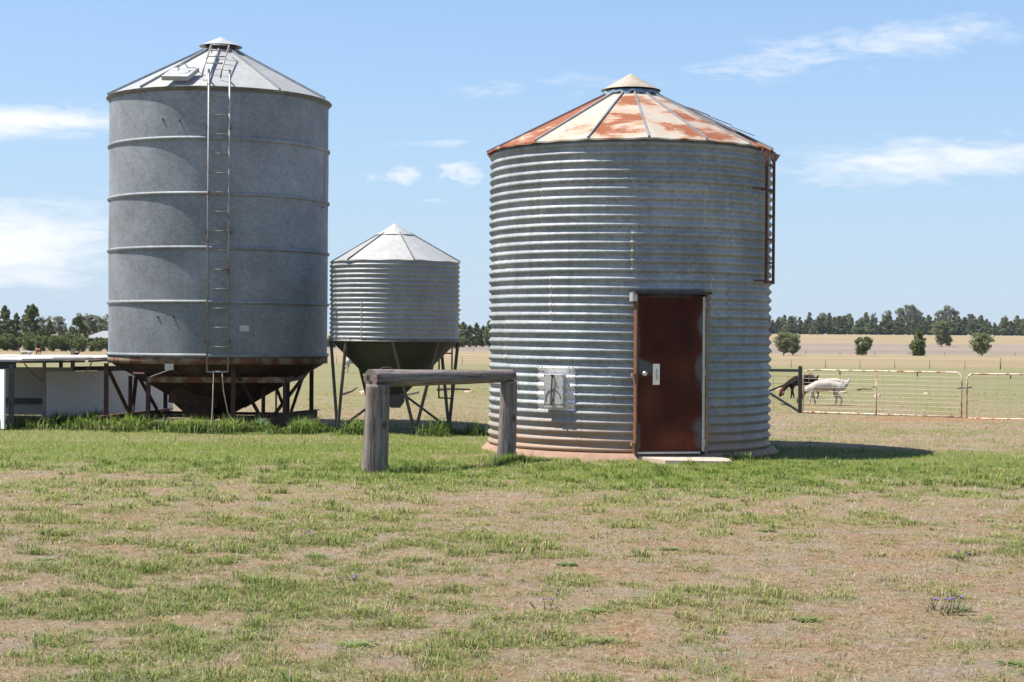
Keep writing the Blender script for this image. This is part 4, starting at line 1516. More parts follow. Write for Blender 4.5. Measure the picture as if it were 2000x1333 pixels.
def make_strainer():
    root = thing('fence_strainer', 'dark green steel strainer post with top rail and diagonal stays', 'post', (6.17, 35.05, 0))
    O = Vector((6.17, 35.05, 0))
    MB().box((0, 0, 0.50), (0.075, 0.075, 1.0)).build('post', green_post, root)
    MB().bar(Vector((-0.03, 0, 0.905)), Vector((4.6, 35.3, 0.905)) - O, 0.05, 0.06).build('top_rail', green_post, root)
    E = Vector((5.50, 35.2, 0.44)) - O
    MB().bar(Vector((-0.03, 0, 0.72)), E, 0.04, 0.04).build('stay', green_post, root)
    MB().bar(E, Vector((-0.02, 0, 0.03)), 0.05, 0.05).build('stay', green_post, root)
    MB().bar(E, Vector((4.6, 35.3, 0.05)) - O, 0.05, 0.05).build('stay', green_post, root)
    MB().bar(E.lerp(Vector((0, 0, 0.03)), 0.62) + Vector((-0.16, -0.03, 0.0)), E.lerp(Vector((0, 0, 0.03)), 0.62) + Vector((0.02, -0.03, -0.02)), 0.02, 0.02).build('spike', shed_steel, root)
    m = MB()
    for z in (0.2, 0.34, 0.48, 0.62, 0.78):
        m.tube([(-0.02, 0.02, z), Vector((4.6, 35.32, z)) - O], 0.0028, 5, False)
    x = -0.25
    while x > -1.5:
        m.tube([(x, 0.02 - x * 0.16, 0.05), (x, 0.02 - x * 0.16, 0.80)], 0.0025, 5, False)
        x -= 0.30
    m.build('wire_mesh', far_wire, root)


make_strainer()


def wire_fence(label, p0, p1, n_post, h, big=(), wires=(0.25, 0.5, 0.75, 1.0), r=0.03, wire_r=0.004):
    p0, p1 = Vector((*p0, 0)), Vector((*p1, 0))
    root = thing('wire_fence', label, 'fence', (p0.x, p0.y, gz(p0.x, p0.y)))
    O = root.location.copy()
    pts = []
    for i in range(n_post):
        p = p0.lerp(p1, i / (n_post - 1))
        z = gz(p.x, p.y)
        hh = h * (1.25 if i in big else 1.0)
        rr = r * (2.0 if i in big else 1.0)
        MB().tube([(p.x - O.x, p.y - O.y, z - O.z - 0.05), (p.x - O.x, p.y - O.y, z - O.z + hh)], rr, 6).build('fence_post', grey_post, root)
        pts.append((p.x - O.x, p.y - O.y, z - O.z))
    for w in wires:
        MB().tube([(x, y, z + h * w * 0.95) for x, y, z in pts], wire_r, 4, False).build('fence_wire', far_wire, root)
    return root


wire_fence('wire stock fence along the near edge of the straw paddock', (-14, 97), (36, 88), 28, 0.50, big=(22,), r=0.018, wire_r=0.005)
wire_fence('wire fence with grey posts along the row of paddock trees', (-10, 232), (95, 216), 24, 0.55, r=0.035, wire_r=0.008)
fp = MB().tube([(0, 0, -0.05), (0, 0, 0.95)], 0.022, 6).build('steel_picket', rust_steel)
fp.location = (-4.83, 33.6, 0)
tag(fp, 'thin rusty picket standing alone in grass behind the silo skids', 'picket')

# ------------------------------------------------------------------ goats
def skin_mesh(name, nodes, edges, mat, root_i=0, sub=2):
    me = bpy.data.meshes.new(name + '_bones')
    me.from_pydata([n[:3] for n in nodes], edges, [])
    o = bpy.data.objects.new(name + '_bones', me)
    COL.objects.link(o)
    md = o.modifiers.new('skin', 'SKIN')
    md.use_smooth_shade = True
    for i, n in enumerate(nodes):
        sv = me.skin_vertices[0].data[i]
        sv.radius = n[3:5] if len(n) > 4 else (n[3], n[3])
        sv.use_root = (i == root_i)
    ss = o.modifiers.new('sub', 'SUBSURF')
    ss.levels = ss.render_levels = sub
    dg = bpy.context.evaluated_depsgraph_get()
    out = bpy.data.meshes.new_from_object(o.evaluated_get(dg))
    bpy.data.objects.remove(o)
    out.name = name
    out.materials.clear()
    out.materials.append(mat)
    for p in out.polygons:
        p.use_smooth = True
    return out


def goat_nodes(lying=False, tail_up=True, head_up=False):
    N, E = [], []

    def add(p, r, parent=None):
        N.append((*p, r))
        if parent is not None:
            E.append((parent, len(N) - 1))
        return len(N) - 1
    dz = -0.30 if lying else 0.0
    mid = add((0.0, 0, 0.475 + dz), 0.150)
    loin = add((-0.18, 0, 0.495 + dz), 0.135, mid)
    rump = add((-0.33, 0, 0.495 + dz), 0.118, loin)
    chest = add((0.20, 0, 0.470 + dz), 0.145, mid)
    fore = add((0.32, 0, 0.465 + dz), 0.115, chest)
    if head_up or lying:
        nk = add((0.42, 0, 0.58 + dz), 0.075, fore)
        hd = add((0.50, 0, 0.70 + dz), 0.062, nk)
        mz = add((0.62, 0, 0.66 + dz), 0.036, hd)
    else:
        nk = add((0.45, 0, 0.36), 0.078, fore)
        hd0 = add((0.56, 0, 0.22), 0.060, nk)
        hd = add((0.60, 0, 0.155), 0.060, hd0)
        mz = add((0.645, 0, 0.055), 0.033, hd)
    t1 = add((-0.435, 0, 0.53 + dz), 0.034, rump)
    add((-0.475, 0, 0.62 + dz) if tail_up else (-0.47, 0, 0.47 + dz), 0.020, t1)
    for s in (-1, 1):
        if lying:
            a = add((0.28, s * 0.12, 0.10), 0.05, fore)
            b = add((0.40, s * 0.13, 0.06), 0.035, a)
            add((0.30, s * 0.14, 0.025), 0.022, b)
            a = add((-0.28, s * 0.13, 0.12), 0.07, rump)
            b = add((-0.12, s * 0.15, 0.06), 0.04, a)
            add((-0.28, s * 0.16, 0.025), 0.022, b)
            continue
        st = 0.05 * s
        a = add((0.285, s * 0.075, 0.37), 0.062, fore)
        b = add((0.285 + st, s * 0.085, 0.215), 0.031, a)
        c = add((0.270 + st * 1.6, s * 0.085, 0.06), 0.019, b)
        add((0.290 + st * 1.7, s * 0.085, 0.016), 0.022, c)
        a = add((-0.335, s * 0.078, 0.40), 0.085, rump)
        b = add((-0.275, s * 0.085, 0.285), 0.048, a)
        c = add((-0.385 - st, s * 0.085, 0.170), 0.027, b)
        d = add((-0.365 - st, s * 0.085, 0.05), 0.019, c)
        add((-0.340 - st, s * 0.085, 0.016), 0.022, d)
    return N, E


fur_white = goat_mat('white_coat_brown_head', (0.46, 0.40, 0.345), (0.10, 0.045, 0.025), 0.47)
fur_brown = goat_mat('brown_coat', (0.028, 0.013, 0.009), (0.060, 0.024, 0.014), 0.50)
fur_rust = goat_mat('rust_coat', (0.22, 0.085, 0.04), (0.22, 0.085, 0.04), 0.5)
ear_brown = simple('brown_ear', (0.17, 0.075, 0.045), 0.85)
eye_mat = simple('eye', (0.01, 0.01, 0.01), 0.2)
goat_graze = skin_mesh('goat_body', *goat_nodes(), fur_white)
goat_lie = skin_mesh('goat_body_lying', *goat_nodes(True), fur_white)


def ear_mesh(head, mat, s, lying):
    m = MB()
    c = Vector(head)
    d1 = Vector((-0.02, s * 0.055, 0.02))
    down = Vector((0.035, s * 0.03, -0.115))
    pts = [c + d1 * 0.7, c + d1 + down * 0.3, c + d1 + down * 0.8, c + d1 + down * 1.1]
    wv = [0.016, 0.030, 0.030, 0.012]
    vs, fs = [], []
    sd = Vector((0.9, 0, 0.3))
    nrm = Vector((0, s, 0.2)) * 0.006
    for p, w in zip(pts, wv):
        vs += [p - sd * w + nrm, p + sd * w + nrm, p + sd * w - nrm, p - sd * w - nrm]
    for i in range(3):
        for k in range(4):
            fs.append((i * 4 + k, i * 4 + (k + 1) % 4, i * 4 + 4 + (k + 1) % 4, i * 4 + 4 + k))
    fs += [(3, 2, 1, 0), (12, 13, 14, 15)]
    m.add(vs, fs, True)
    return m


def goat(label, x, y, rz, scale, body_mesh, mat, lying=False, horns=False):
    root = thing('goat', label, 'goat', (x, y, gz(x, y)), rz)
    root.scale = (scale,) * 3
    me = body_mesh.copy()
    me.materials.clear()
    me.materials.append(mat)
    b = bpy.data.objects.new('body', me)
    COL.objects.link(b)
    b.parent = root
    head = (0.50, 0, 0.42) if lying else (0.575, 0, 0.195)
    for s in (-1, 1):
        ear_mesh(head, ear_brown, s, lying).build('ear', ear_brown, root)
        e = MB()
        ex = Vector(head) + Vector((0.035, s * 0.052, 0.0))
        e.tube([ex, ex + Vector((0.004, s * 0.006, 0))], 0.008, 8)
        e.build('eye', eye_mat, root)
    if horns:
        for s in (-1, 1):
            h0 = Vector(head) + Vector((-0.03, s * 0.03, 0.05))
            MB().tube([h0, h0 + Vector((-0.05, s * 0.01, 0.04)), h0 + Vector((-0.10, s * 0.03, 0.03)), h0 + Vector((-0.12, s * 0.05, -0.02))], [0.018, 0.015, 0.010, 0.004], 8).build('horn', ear_brown, root)
    return root


goat('white goat with brown head grazing right behind the tube gate', 7.43, 39.0, PI - 0.03, 0.97, goat_graze, fur_white)
goat('dark brown goat with curved horns grazing beside the strainer post', 7.62, 43.0, PI + 0.30, 1.0, goat_graze, fur_brown, horns=True)
goat('white goat lying down behind the grazing white goat', 9.55, 49.0, PI + 0.15, 1.25, goat_lie, fur_white, True)
goat('white goat with brown head grazing far behind the feed silo legs', -6.42, 67.5, 0.25, 1.12, goat_graze, fur_white)
goat('white goat with reddish head lying in grass before the bushes', -43.0, 145.0, PI, 1.25, goat_lie, fur_white, True)
goat('rust coloured goat grazing in grass before the bushes', -41.6, 144.0, 0.6 + PI / 2, 1.0, goat_graze, fur_rust)
goat('small dark goat lying in long grass before the tree line', -39.2, 147.0, 0.3, 0.8, goat_lie, fur_brown, True)

# ------------------------------------------------------------------ stones and sticks in the paddock
for i, (x, y, s, lab) in enumerate((
        (9.62, 47.6, 0.17, 'pale stone lying on red dirt beyond the gate, largest of a few'),
        (8.60, 45.8, 0.13, 'pale flat stone on red dirt left of the larger stone'),
        (10.1, 45.2, 0.15, 'pinkish rounded stone on red dirt behind the gate stay'),
        (11.9, 47.0, 0.13, 'pale stone on its own towards the end of the first gate'),
        (8.1, 49.5, 0.20, 'low reddish stone beside the lying goat'))):
    lump('field_stone', lab, 'stone', (x, y, gz(x, y)), (s * 0.75, s * 0.6, s * 0.5), stone_mat, 20 + i)
for i, (x, y, s, lab) in enumerate((
        (-4.0, 45.0, 0.16, 'pale stone in the paddock behind the plain silo'),
        (-2.6, 44.2, 0.10, 'small pale stone on the red strip behind the feed silo'),
        (-1.2, 46.0, 0.10, 'small stone on the red strip right of the feed silo outlet'))):
    lump('field_stone', lab, 'stone', (x, y, gz(x, y)), (s * 1.5, s, s * 0.6), stone_mat, 40 + i)


def stick(label, pts, r):
    m = MB().tube(pts, [r * (1 - 0.6 * i / (len(pts) - 1)) for i in range(len(pts))], 6)
    return tag(m.build('fallen_branch', log_mat), label, 'branch')


stick('dark crooked branch lying on red dirt beyond the tube gate', [(10.55, 50.0, 0.03), (10.75, 50.1, 0.06), (10.95, 50.0, 0.05), (11.1, 49.9, 0.16)], 0.04)
stick('short dark forked branch behind the left legs of the feed silo', [(-4.45, 43.0, 0.04), (-4.2, 43.0, 0.12), (-4.05, 42.9, 0.22)], 0.05)
stick('thin dark log lying flat behind the feed silo outlet', [(-2.15, 47.0, 0.06), (-1.7, 47.0, 0.07), (-1.2, 47.1, 0.05)], 0.06)

# ------------------------------------------------------------------ trees
def leaves(centres, radii, counts, size, rng, squash=0.8):
    """leaf quads spread through clumps"""
    tot = int(sum(counts))
    c = np.repeat(np.array(centres), counts, 0)
    r = np.repeat(np.array(radii), counts)[:, None]
    d = rng.normal(size=(tot, 3))
    d /= np.linalg.norm(d, axis=1)[:, None]
    p = c + d * r * (rng.random((tot, 1)) ** 0.45) * np.array([1, 1, squash])
    a = rng.normal(size=(tot, 3))
    a /= np.linalg.norm(a, axis=1)[:, None]
    b = np.cross(a, rng.normal(size=(tot, 3)))
    b /= np.linalg.norm(b, axis=1)[:, None]
    s = size * (0.6 + 0.8 * rng.random((tot, 1)))
    v = np.stack([p - a * s, p - b * s * 0.55, p + a * s, p + b * s * 0.55], 1).reshape(-1, 3)
    f = np.arange(tot * 4).reshape(-1, 4)
    return v, f


def make_pine_meshes(seed, h=6.0, w=1.55, mat=leaf_pine, low=0.10, bark=bark_mat):
    rng = np.random.default_rng(seed)
    m = MB()
    m.tube([(0, 0, -0.2), (0.03, 0, h * 0.35), (0, 0.03, h * 0.9)], [0.028 * h, 0.02 * h, 0.004 * h], 7)
    cs, rs, ns = [], [], []
    lean = rng.uniform(-0.1, 0.1, 2)
    for i in range(90):
        t = rng.uniform(low, 1.0)
        prof = w * (0.25 + 0.75 * math.sin(min(1, (t - low) / 0.28) * PI / 2)) * (1 - max(0, (t - 0.30) / 0.70) ** 1.25)
        a = rng.uniform(0, 2 * PI)
        rr = prof * rng.uniform(0.25, 1.0) * (1 + 0.25 * math.sin(a * 2 + seed))
        cs.append((rr * math.cos(a) + lean[0] * t * h * .3, rr * math.sin(a) + lean[1] * t * h * .3, t * h))
        rs.append(rng.uniform(0.28, 0.6) * (1.15 - 0.6 * t))
        ns.append(int(rng.uniform(26, 48)))
        if i % 4 == 0:
            m.tube([(0, 0, t * h * 0.92), (cs[-1][0] * 0.8, cs[-1][1] * 0.8, t * h)], [0.03, 0.01], 4)
    v, f = leaves(cs, rs, ns, 0.17, rng, 1.0)
    return m, array_mesh('crown', v, f, mat)


def make_gum_meshes(seed, h=10.0, w=3.0, mat=leaf_euc, bark=bark_pale, clumps=20, per=70, size=0.2, low=0.42, trunk=0.03, rk=0.75):
    rng = np.random.default_rng(seed)
    m = MB()
    top = Vector((rng.uniform(-0.05, 0.05) * h, rng.uniform(-0.05, 0.05) * h, h * 0.55))
    m.tube([(0, 0, -0.2), top * 0.5 + Vector((0.02 * h, 0, 0)), top], [trunk * h, trunk * 0.75 * h, trunk * 0.45 * h], 8)
    cs, rs, ns = [], [], []
    for i in range(clumps):
        a = 2.4 * i + rng.uniform(-0.4, 0.4)
        t = rng.uniform(low, 0.95)
        env = w * math.sqrt(max(0.05, 1 - ((t - 0.68) / 0.34) ** 2)) if t > 0.5 else w * (0.55 + 0.6 * (t - low))
        rr = env * rng.uniform(0.25, 0.95)
        c = Vector((top.x + rr * math.cos(a), top.y + rr * math.sin(a), t * h))
        cs.append(tuple(c))
        rs.append(rng.uniform(0.09, 0.17) * h * rk)
        ns.append(int(per * rng.uniform(0.6, 1.3)))
        s = Vector((0, 0, 0)).lerp(top, rng.uniform(0.5, 1.0))
        mid = s.lerp(c, 0.55) + Vector((0, 0, 0.04 * h))
        m.tube([s, mid, c], [trunk * 0.34 * h, trunk * 0.2 * h, trunk * 0.06 * h], 5)
    v, f = leaves(cs, rs, ns, size, rng, 0.75)
    return m, array_mesh('crown', v, f, mat)


PROTO = {}


def proto(key, mk, bark):
    m, crown = mk
    me = bpy.data.meshes.new('trunk')
    me.from_pydata(m.v, [], m.f)
    me.polygons.foreach_set('use_smooth', m.s)
    me.materials.append(bark)
    PROTO[key] = (me, crown)


for i in range(6):
    proto(('pine', i), make_pine_meshes(100 + i, 6.0, 1.35 + 0.12 * (i % 4), leaf_pine, 0.03), bark_mat)
for i in range(5):
    proto(('gum', i), make_gum_meshes(200 + i, 10.0, 2.6 + 0.3 * (i % 3), clumps=26 + 3 * i, per=95, size=0.24), bark_pale)
for i in range(2):
    proto(('bigpine', i), make_pine_meshes(300 + i, 6.0, 1.55 + 0.35 * i), bark_mat)
for i in range(4):
    proto(('young', i), make_gum_meshes(400 + i, 3.0, 0.95, leaf_young, bark_mat, clumps=52, per=120, size=0.085, low=0.16, trunk=0.026, rk=1.15), bark_mat)
for i in range(3):
    proto(('bush', i), make_gum_meshes(500 + i, 2.2, 1.25, leaf_bush, bark_mat, clumps=50, per=120, size=0.080, low=0.10, trunk=0.02, rk=1.05), bark_mat)
proto(('conic', 0), make_pine_meshes(600, 3.2, 0.95, leaf_young, 0.06), bark_mat)
proto(('conic', 1), make_pine_meshes(601, 3.2, 0.95, leaf_bush, 0.06), bark_mat)


def tree(name, key, label, cat, x, y, h, base_h, group=None, wide=1.0):
    root = thing(name, label, cat, (x, y, gz(x, y)), random.uniform(0, 6.28), group)
    k = h / base_h
    root.scale = (k * wide, k * wide, k)
    for nm, me in zip(('trunk', 'crown'), PROTO[key]):
        o = bpy.data.objects.new(nm, me)
        COL.objects.link(o)
        o.parent = root
    return root


def at_px(px, depth):
    return (px - 1000) / 3200 * depth


# belt at the top of the far field (right) and its shorter, nearer end in the middle
rnd = random.Random(5)
px = 1395
k = 0
while px < 2230:
    d = 600 + rnd.uniform(-6, 10)
    tree('cypress_pine', ('pine', rnd.randrange(6)), 'dark cypress pine in the front row of the far belt', 'tree',
         at_px(px, d), d, rnd.choice((rnd.uniform(3.0, 5.0), rnd.uniform(4.5, 7.2))), 6.0, 'cypress pines of the far belt', rnd.uniform(1.3, 2.0))
    px += rnd.uniform(7, 13)
px = 1400
while px < 2230:
    d = 622 + rnd.uniform(-6, 8)
    tree('cypress_pine', ('pine', rnd.randrange(6)), 'taller cypress pine standing behind the front row of the far belt', 'tree',
         at_px(px, d), d, rnd.choice((rnd.uniform(4.6, 6.5), rnd.uniform(6.0, 8.6))), 6.0, 'taller pines behind the far belt', rnd.uniform(1.2, 1.7))
    px += rnd.uniform(11, 17)
for i, (px, top, wd) in enumerate(((1530, 619, 0.8), (1552, 618, 0.8), (1605, 611, 1.0), (1640, 618, 0.8), (1658, 613, 0.8), (1683, 618, 1.0), (1706, 611, 0.7), (1733, 605, 0.8), (1757, 602, 1.0), (1778, 595, 1.15), (1797, 604, 1.0),
                                   (1832, 606, 0.8), (1849, 595, 0.95), (1866, 606, 0.8), (1896, 612, 0.9), (1912, 614, 0.8), (1963, 615, 0.9), (1996, 620, 0.9), (2050, 608, 1.0), (2110, 602, 1.0))):
    d = 642
    h = (660 - top) / 3200 * d + CAM_Z - gz(at_px(px, d), d)
    tree('gum_tree', ('gum', i % 5), 'grey-green gum tree rising above the far belt of cypress pines', 'tree', at_px(px, d), d, h, 10.0, 'gum trees behind the far belt', wd * 0.8)
px = 770
while px < 1180:
    d = 300 + rnd.uniform(0, 14) + max(0, px - 1000) * 0.6
    tree('cypress_pine', ('bigpine', rnd.randrange(2)), 'dark cypress pine in the clump seen between feed silo and corrugated silo', 'tree',
         at_px(px, d), d, rnd.uniform(3.9, 4.9), 6.0, 'cypress pines between the silos', 1.35)
    px += rnd.uniform(9, 15)
for (px, d, h) in ((648, 260, 2.0), (662, 262, 1.3), (893, 262, 2.3)):
    tree('round_bush', ('bush', 1), {648: 'dark round bush seen between the plain silo and feed silo legs', 662: 'low round bush beside the feed silo leg pair',
                                     893: 'grey round bush just behind the feed silo ladder'}[px], 'bush', at_px(px, d), d, h, 2.2)
# young trees in the field
for (px, d, h, key, bh, nm, lab, wd) in (
        (1531, 205, 2.9, ('young', 0), 3.0, 'young_tree', 'pale green young tree, left of a pair beside the corrugated silo', 1.15),
        (1549, 207, 2.65, ('young', 1), 3.0, 'young_tree', 'pale green young tree, right of a pair beside the corrugated silo', 1.2),
        (1684, 210, 2.35, ('bush', 2), 2.2, 'young_tree', 'dense round young tree alone on the field fence line', 1.0),
        (1794, 212, 3.1, ('conic', 1), 3.2, 'young_tree', 'bright green cone-shaped young tree on the field fence line', 1.15),
        (1918, 214, 3.15, ('young', 2), 3.0, 'young_tree', 'greyish round young tree at the far end of the fence line', 1.35),
        (1838, 330, 5.2, ('young', 3), 3.0, 'field_tree', 'taller tree with bare trunk standing mid-field before the belt', 1.0),
        (1850, 338, 2.2, ('bush', 1), 2.2, 'field_shrub', 'low dark shrub at the foot of the mid-field tree', 0.9),
        (1583, 560, 2.0, ('conic', 0), 3.2, 'field_shrub', 'tiny dark shrub on the pale edge before the belt', 1.0),
        (1596, 562, 1.6, ('conic', 0), 3.2, 'field_shrub', 'tiny dark shrub beside another on the pale belt edge', 1.0)):
    tree(nm, key, lab, 'tree' if 'tree' in nm else 'shrub', at_px(px, d), d, h, bh, None, wd)
# left tree line and the house behind it
LT = [(-30, 200, 5.0, ('bigpine', 0), 'cypress_pine', 'dark cypress pine in the row behind the shelter'),
      (8, 200, 5.35, ('bigpine', 1), 'cypress_pine', 'dark cypress pine in the row behind the shelter'),
      (33, 206, 4.5, ('bigpine', 0), 'cypress_pine', 'dark cypress pine in the row behind the shelter'),
      (54, 203, 5.4, ('bigpine', 0), 'cypress_pine', 'dark cypress pine in the row behind the shelter'),
      (66, 200, 5.55, ('bigpine', 1), 'cypress_pine', 'dark cypress pine in the row behind the shelter'),
      (98, 204, 3.7, ('bigpine', 0), 'cypress_pine', 'dark cypress pine in the row behind the shelter'),
      (121, 203, 2.6, ('bigpine', 1), 'cypress_pine', 'dark cypress pine in the row behind the shelter'),
      (150, 200, 4.2, ('bigpine', 1), 'cypress_pine', 'dark cypress pine in the row behind the shelter'),
      (139, 206, 3.0, ('bigpine', 0), 'cypress_pine', 'dark cypress pine in the row behind the shelter'),
      (235, 205, 4.4, ('bigpine', 0), 'cypress_pine', 'dark cypress pine in the row behind the shelter')]
OWN = {150: 'broad dark cypress pine with a rounded outline beside the house', 54: 'tall cypress pine, slighter one of a close pair behind the shelter',
       66: 'tallest cypress pine of the row behind the shelter, darker of a close pair', 121: 'shortest cypress pine of the row behind the shelter',
       98: 'roundish middling cypress pine just past the tall close pair'}
for (px, d, h, key, nm, lab) in LT:
    lab = OWN.get(px, 'dark cypress pine in the row behind the shelter')
    tree(nm, key, lab, 'tree', at_px(px, d), d, h, 6.0, 'cypress pines behind the shelter', 1.1 if px != 150 else 1.5)
for (px, d, h, wd) in ((86, 240, 4.6, 1.0), (114, 250, 4.7, 0.9), (166, 250, 5.2, 1.1), (182, 246, 5.0, 1.0), (201, 240, 4.7, 1.0), (221, 244, 5.0, 1.0)):
    tree('gum_tree', ('gum', px % 5), 'hazy gum tree rising behind the house and cypress row', 'tree', at_px(px, d), d, h, 10.0, 'gum trees behind the house', wd)
for (px, d, h, wd, kk) in ((-12, 192, 1.9, 1.1, 0), (14, 192, 2.1, 1.0, 1), (32, 193, 1.6, 1.0, 2), (55, 188, 1.75, 0.9, 0), (78, 187, 1.85, 1.0, 1),
                           (104, 192, 1.9, 0.8, 2), (122, 193, 1.7, 0.9, 0), (136, 193, 1.4, 0.9, 1), (158, 189, 1.7, 1.0, 2), (180, 193, 1.2, 0.9, 0), (196, 191, 1.7, 1.0, 1), (216, 192, 1.6, 1.0, 2)):
    tree('garden_bush', ('bush', kk), 'leafy garden bush in the hedge row along the paddock edge', 'bush', at_px(px, d), d, h, 2.2, 'bushes along the left paddock edge', wd)

hx, hy = at_px(214, 222), 222
house = thing('farm_house', 'cream farmhouse with pale metal roof half hidden by trees', 'house', (hx, hy, gz(hx, hy)))
MB().box((0, 0, 0.8), (5.0, 4.0, 1.6)).build('wall', house_wall, house)
m = MB()
m.add([(-2.9, -2.5, 1.55), (2.9, -2.5, 1.55), (2.9, 2.5, 1.55), (-2.9, 2.5, 1.55), (-0.9, 0, 2.5), (0.9, 0, 2.5)],
      [(0, 1, 5, 4), (1, 2, 5), (2, 3, 4, 5), (3, 0, 4), (3, 2, 1, 0)])
m.build('roof', house_roof, house)
for x in (-2.0, 0.4, 2.2):
    w_ = MB().box((x, -2.02, 1.0), (0.8, 0.05, 0.8)).build('window', house_glass, house)
MB().box((-0.8, -2.02, 0.75), (0.6, 0.05, 1.5)).build('door', rust_band, house)


# ------------------------------------------------------------------ grass
def blades(x, y, length, width, az, lean, col_root, col_tip, seg=1):
    """one bent blade per row; seg 1 = a triangle, seg 2 = bent"""
    n = len(x)
    z = terrain(x, y)
    base = np.stack([x, y, z - 0.004], 1)
    d = np.stack([np.cos(az), np.sin(az), 0 * az], 1)
    # width vector across the lean direction
    wv = np.stack([-np.sin(az), np.cos(az), 0 * az], 1)
    # twist so blades show their face from the side too
    wv = wv * (width * 0.5)[:, None]
    up = np.array([0, 0, 1.0])
    tip = base + d * (length * np.sin(lean))[:, None] + up * (length * np.cos(lean))[:, None]
    if seg == 1:
        v = np.stack([base - wv, base + wv, tip], 1).reshape(-1, 3)
        f = np.arange(n * 3).reshape(-1, 3)
        c = np.stack([col_root, col_root, col_tip], 1).reshape(-1, 3)
        return v, f, c
    mid = base + d * (length * 0.5 * np.sin(lean * 0.45))[:, None] + up * (length * 0.55 * np.cos(lean * 0.45))[:, None]
    v = np.stack([base - wv, base + wv, mid - wv * 0.8, mid + wv * 0.8, tip], 1).reshape(-1, 3)
    o = (np.arange(n) * 5)[:, None]
    f = np.concatenate([o + np.array([[0, 1, 3]]), o + np.array([[0, 3, 2]]), o + np.array([[2, 3, 4]])], 0)
    cm = (col_root + col_tip) / 2
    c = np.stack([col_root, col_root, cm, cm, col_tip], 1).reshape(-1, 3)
    return v, f, c


SOLIDS = [(RS, 2.13), (SS, 0.0)]


def blocked(x, y):
    b = np.hypot(x - RS[0], y - RS[1]) < 2.13
    b |= (x > 1.8) & (x < 2.78) & (y > 20.7) & (y < 21.6)
    b |= np.hypot(x + 1.602, y - 19.33) < 0.15
    b |= np.hypot(x + 0.066, y - 21.25) < 0.13
    return b


G_FRESH = np.array([0.138, 0.212, 0.030])
G_MID = np.array([0.205, 0.250, 0.050])
G_YEL = np.array([0.325, 0.305, 0.095])
G_STRAW = np.array([0.430, 0.350, 0.205])
G_PALE = np.array([0.480, 0.430, 0.320])
G_BROWN = np.array([0.215, 0.125, 0.070])
G_GREY = np.array([0.300, 0.250, 0.210])


def pick_colors(n, freshness, rng):
    """freshness 0 dry .. 1 fresh"""
    r = rng.random(n)[:, None]
    f = freshness[:, None]
    c = np.where(r < f * 0.75, G_FRESH, np.where(r < 0.15 + f * 0.8, G_MID, np.where(r < 0.62 + f * 0.36, G_YEL, G_STRAW)))
    return c * (0.75 + 0.5 * rng.random((n, 1)))


def sample(n, d0, d1, rng, spread=0.40, margin=1.5):
    """points over the near paddock, thinning with distance"""
    d = np.sqrt(rng.random(n) * (d1 ** 2 - d0 ** 2) + d0 ** 2)
    x = (rng.random(n) * 2 - 1) * (spread * d + margin)
    return x, d


grass_sets = []
rng = np.random.default_rng(21)
# tufts: centres first, then blades round them
def tufts(n_try, d0, d1, nbl, rad, ln, wd, seg, power=1.0):
    x, y = sample(n_try, d0, d1, rng)
    g = greens(x, y)
    keep = (rng.random(n_try) < g ** power) & ~blocked(x, y)
    x, y, g = x[keep], y[keep], g[keep]
    vig = (0.5 + 0.9 * rng.random(len(x))) * (0.6 + 0.5 * g)
    L = lushness(x, y)
    k = rng.integers(int(nbl * 0.6), int(nbl * 1.4) + 1, len(x))
    X, Y, V, LL, TF = (np.repeat(a, k) for a in (x, y, vig, L, rng.random(len(x))))
    n = len(X)
    az = rng.random(n) * 2 * PI
    rr = rad * np.sqrt(rng.random(n)) * np.repeat(0.6 + 0.8 * rng.random(len(x)), k)
    bx, by = X + rr * np.cos(az), Y + rr * np.sin(az)
    az2 = az + rng.normal(0, 0.9, n)
    lean = np.clip(rng.normal(1.05, 0.33, n), 0.1, 1.48)
    length = ln * V * (0.55 + 0.8 * rng.random(n))
    width = wd * (0.7 + 0.6 * rng.random(n))
    fresh = np.clip((LL - 0.42) * 1.3 + (TF - 0.42) * 0.75 + 0.30, 0, 1)
    col = pick_colors(n, fresh, rng)
    ok = ~blocked(bx, by)
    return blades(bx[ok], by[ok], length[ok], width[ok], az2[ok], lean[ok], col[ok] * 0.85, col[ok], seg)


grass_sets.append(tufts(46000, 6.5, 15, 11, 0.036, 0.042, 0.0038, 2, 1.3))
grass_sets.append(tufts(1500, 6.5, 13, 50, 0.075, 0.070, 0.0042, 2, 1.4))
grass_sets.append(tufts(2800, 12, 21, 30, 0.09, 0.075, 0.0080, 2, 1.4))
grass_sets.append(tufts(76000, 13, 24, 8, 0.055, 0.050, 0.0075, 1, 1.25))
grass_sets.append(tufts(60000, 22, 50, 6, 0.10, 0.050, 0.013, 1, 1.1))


def single(n_try, d0, d1, ln, wd, lean_mu, cols, dens, seg=1):
    x, y = sample(n_try, d0, d1, rng)
    keep = (rng.random(n_try) < dens(x, y)) & ~blocked(x, y)
    x, y = x[keep], y[keep]
    n = len(x)
    c = np.array(cols)[rng.integers(0, len(cols), n)] * (0.7 + 0.6 * rng.random((n, 1)))
    return blades(x, y, ln * (0.4 + rng.random(n)), wd * (0.6 + 0.8 * rng.random(n)), rng.random(n) * 2 * PI,
                  np.clip(rng.normal(lean_mu, 0.18, n), 0.2, 1.52), c * 0.85, c, seg)


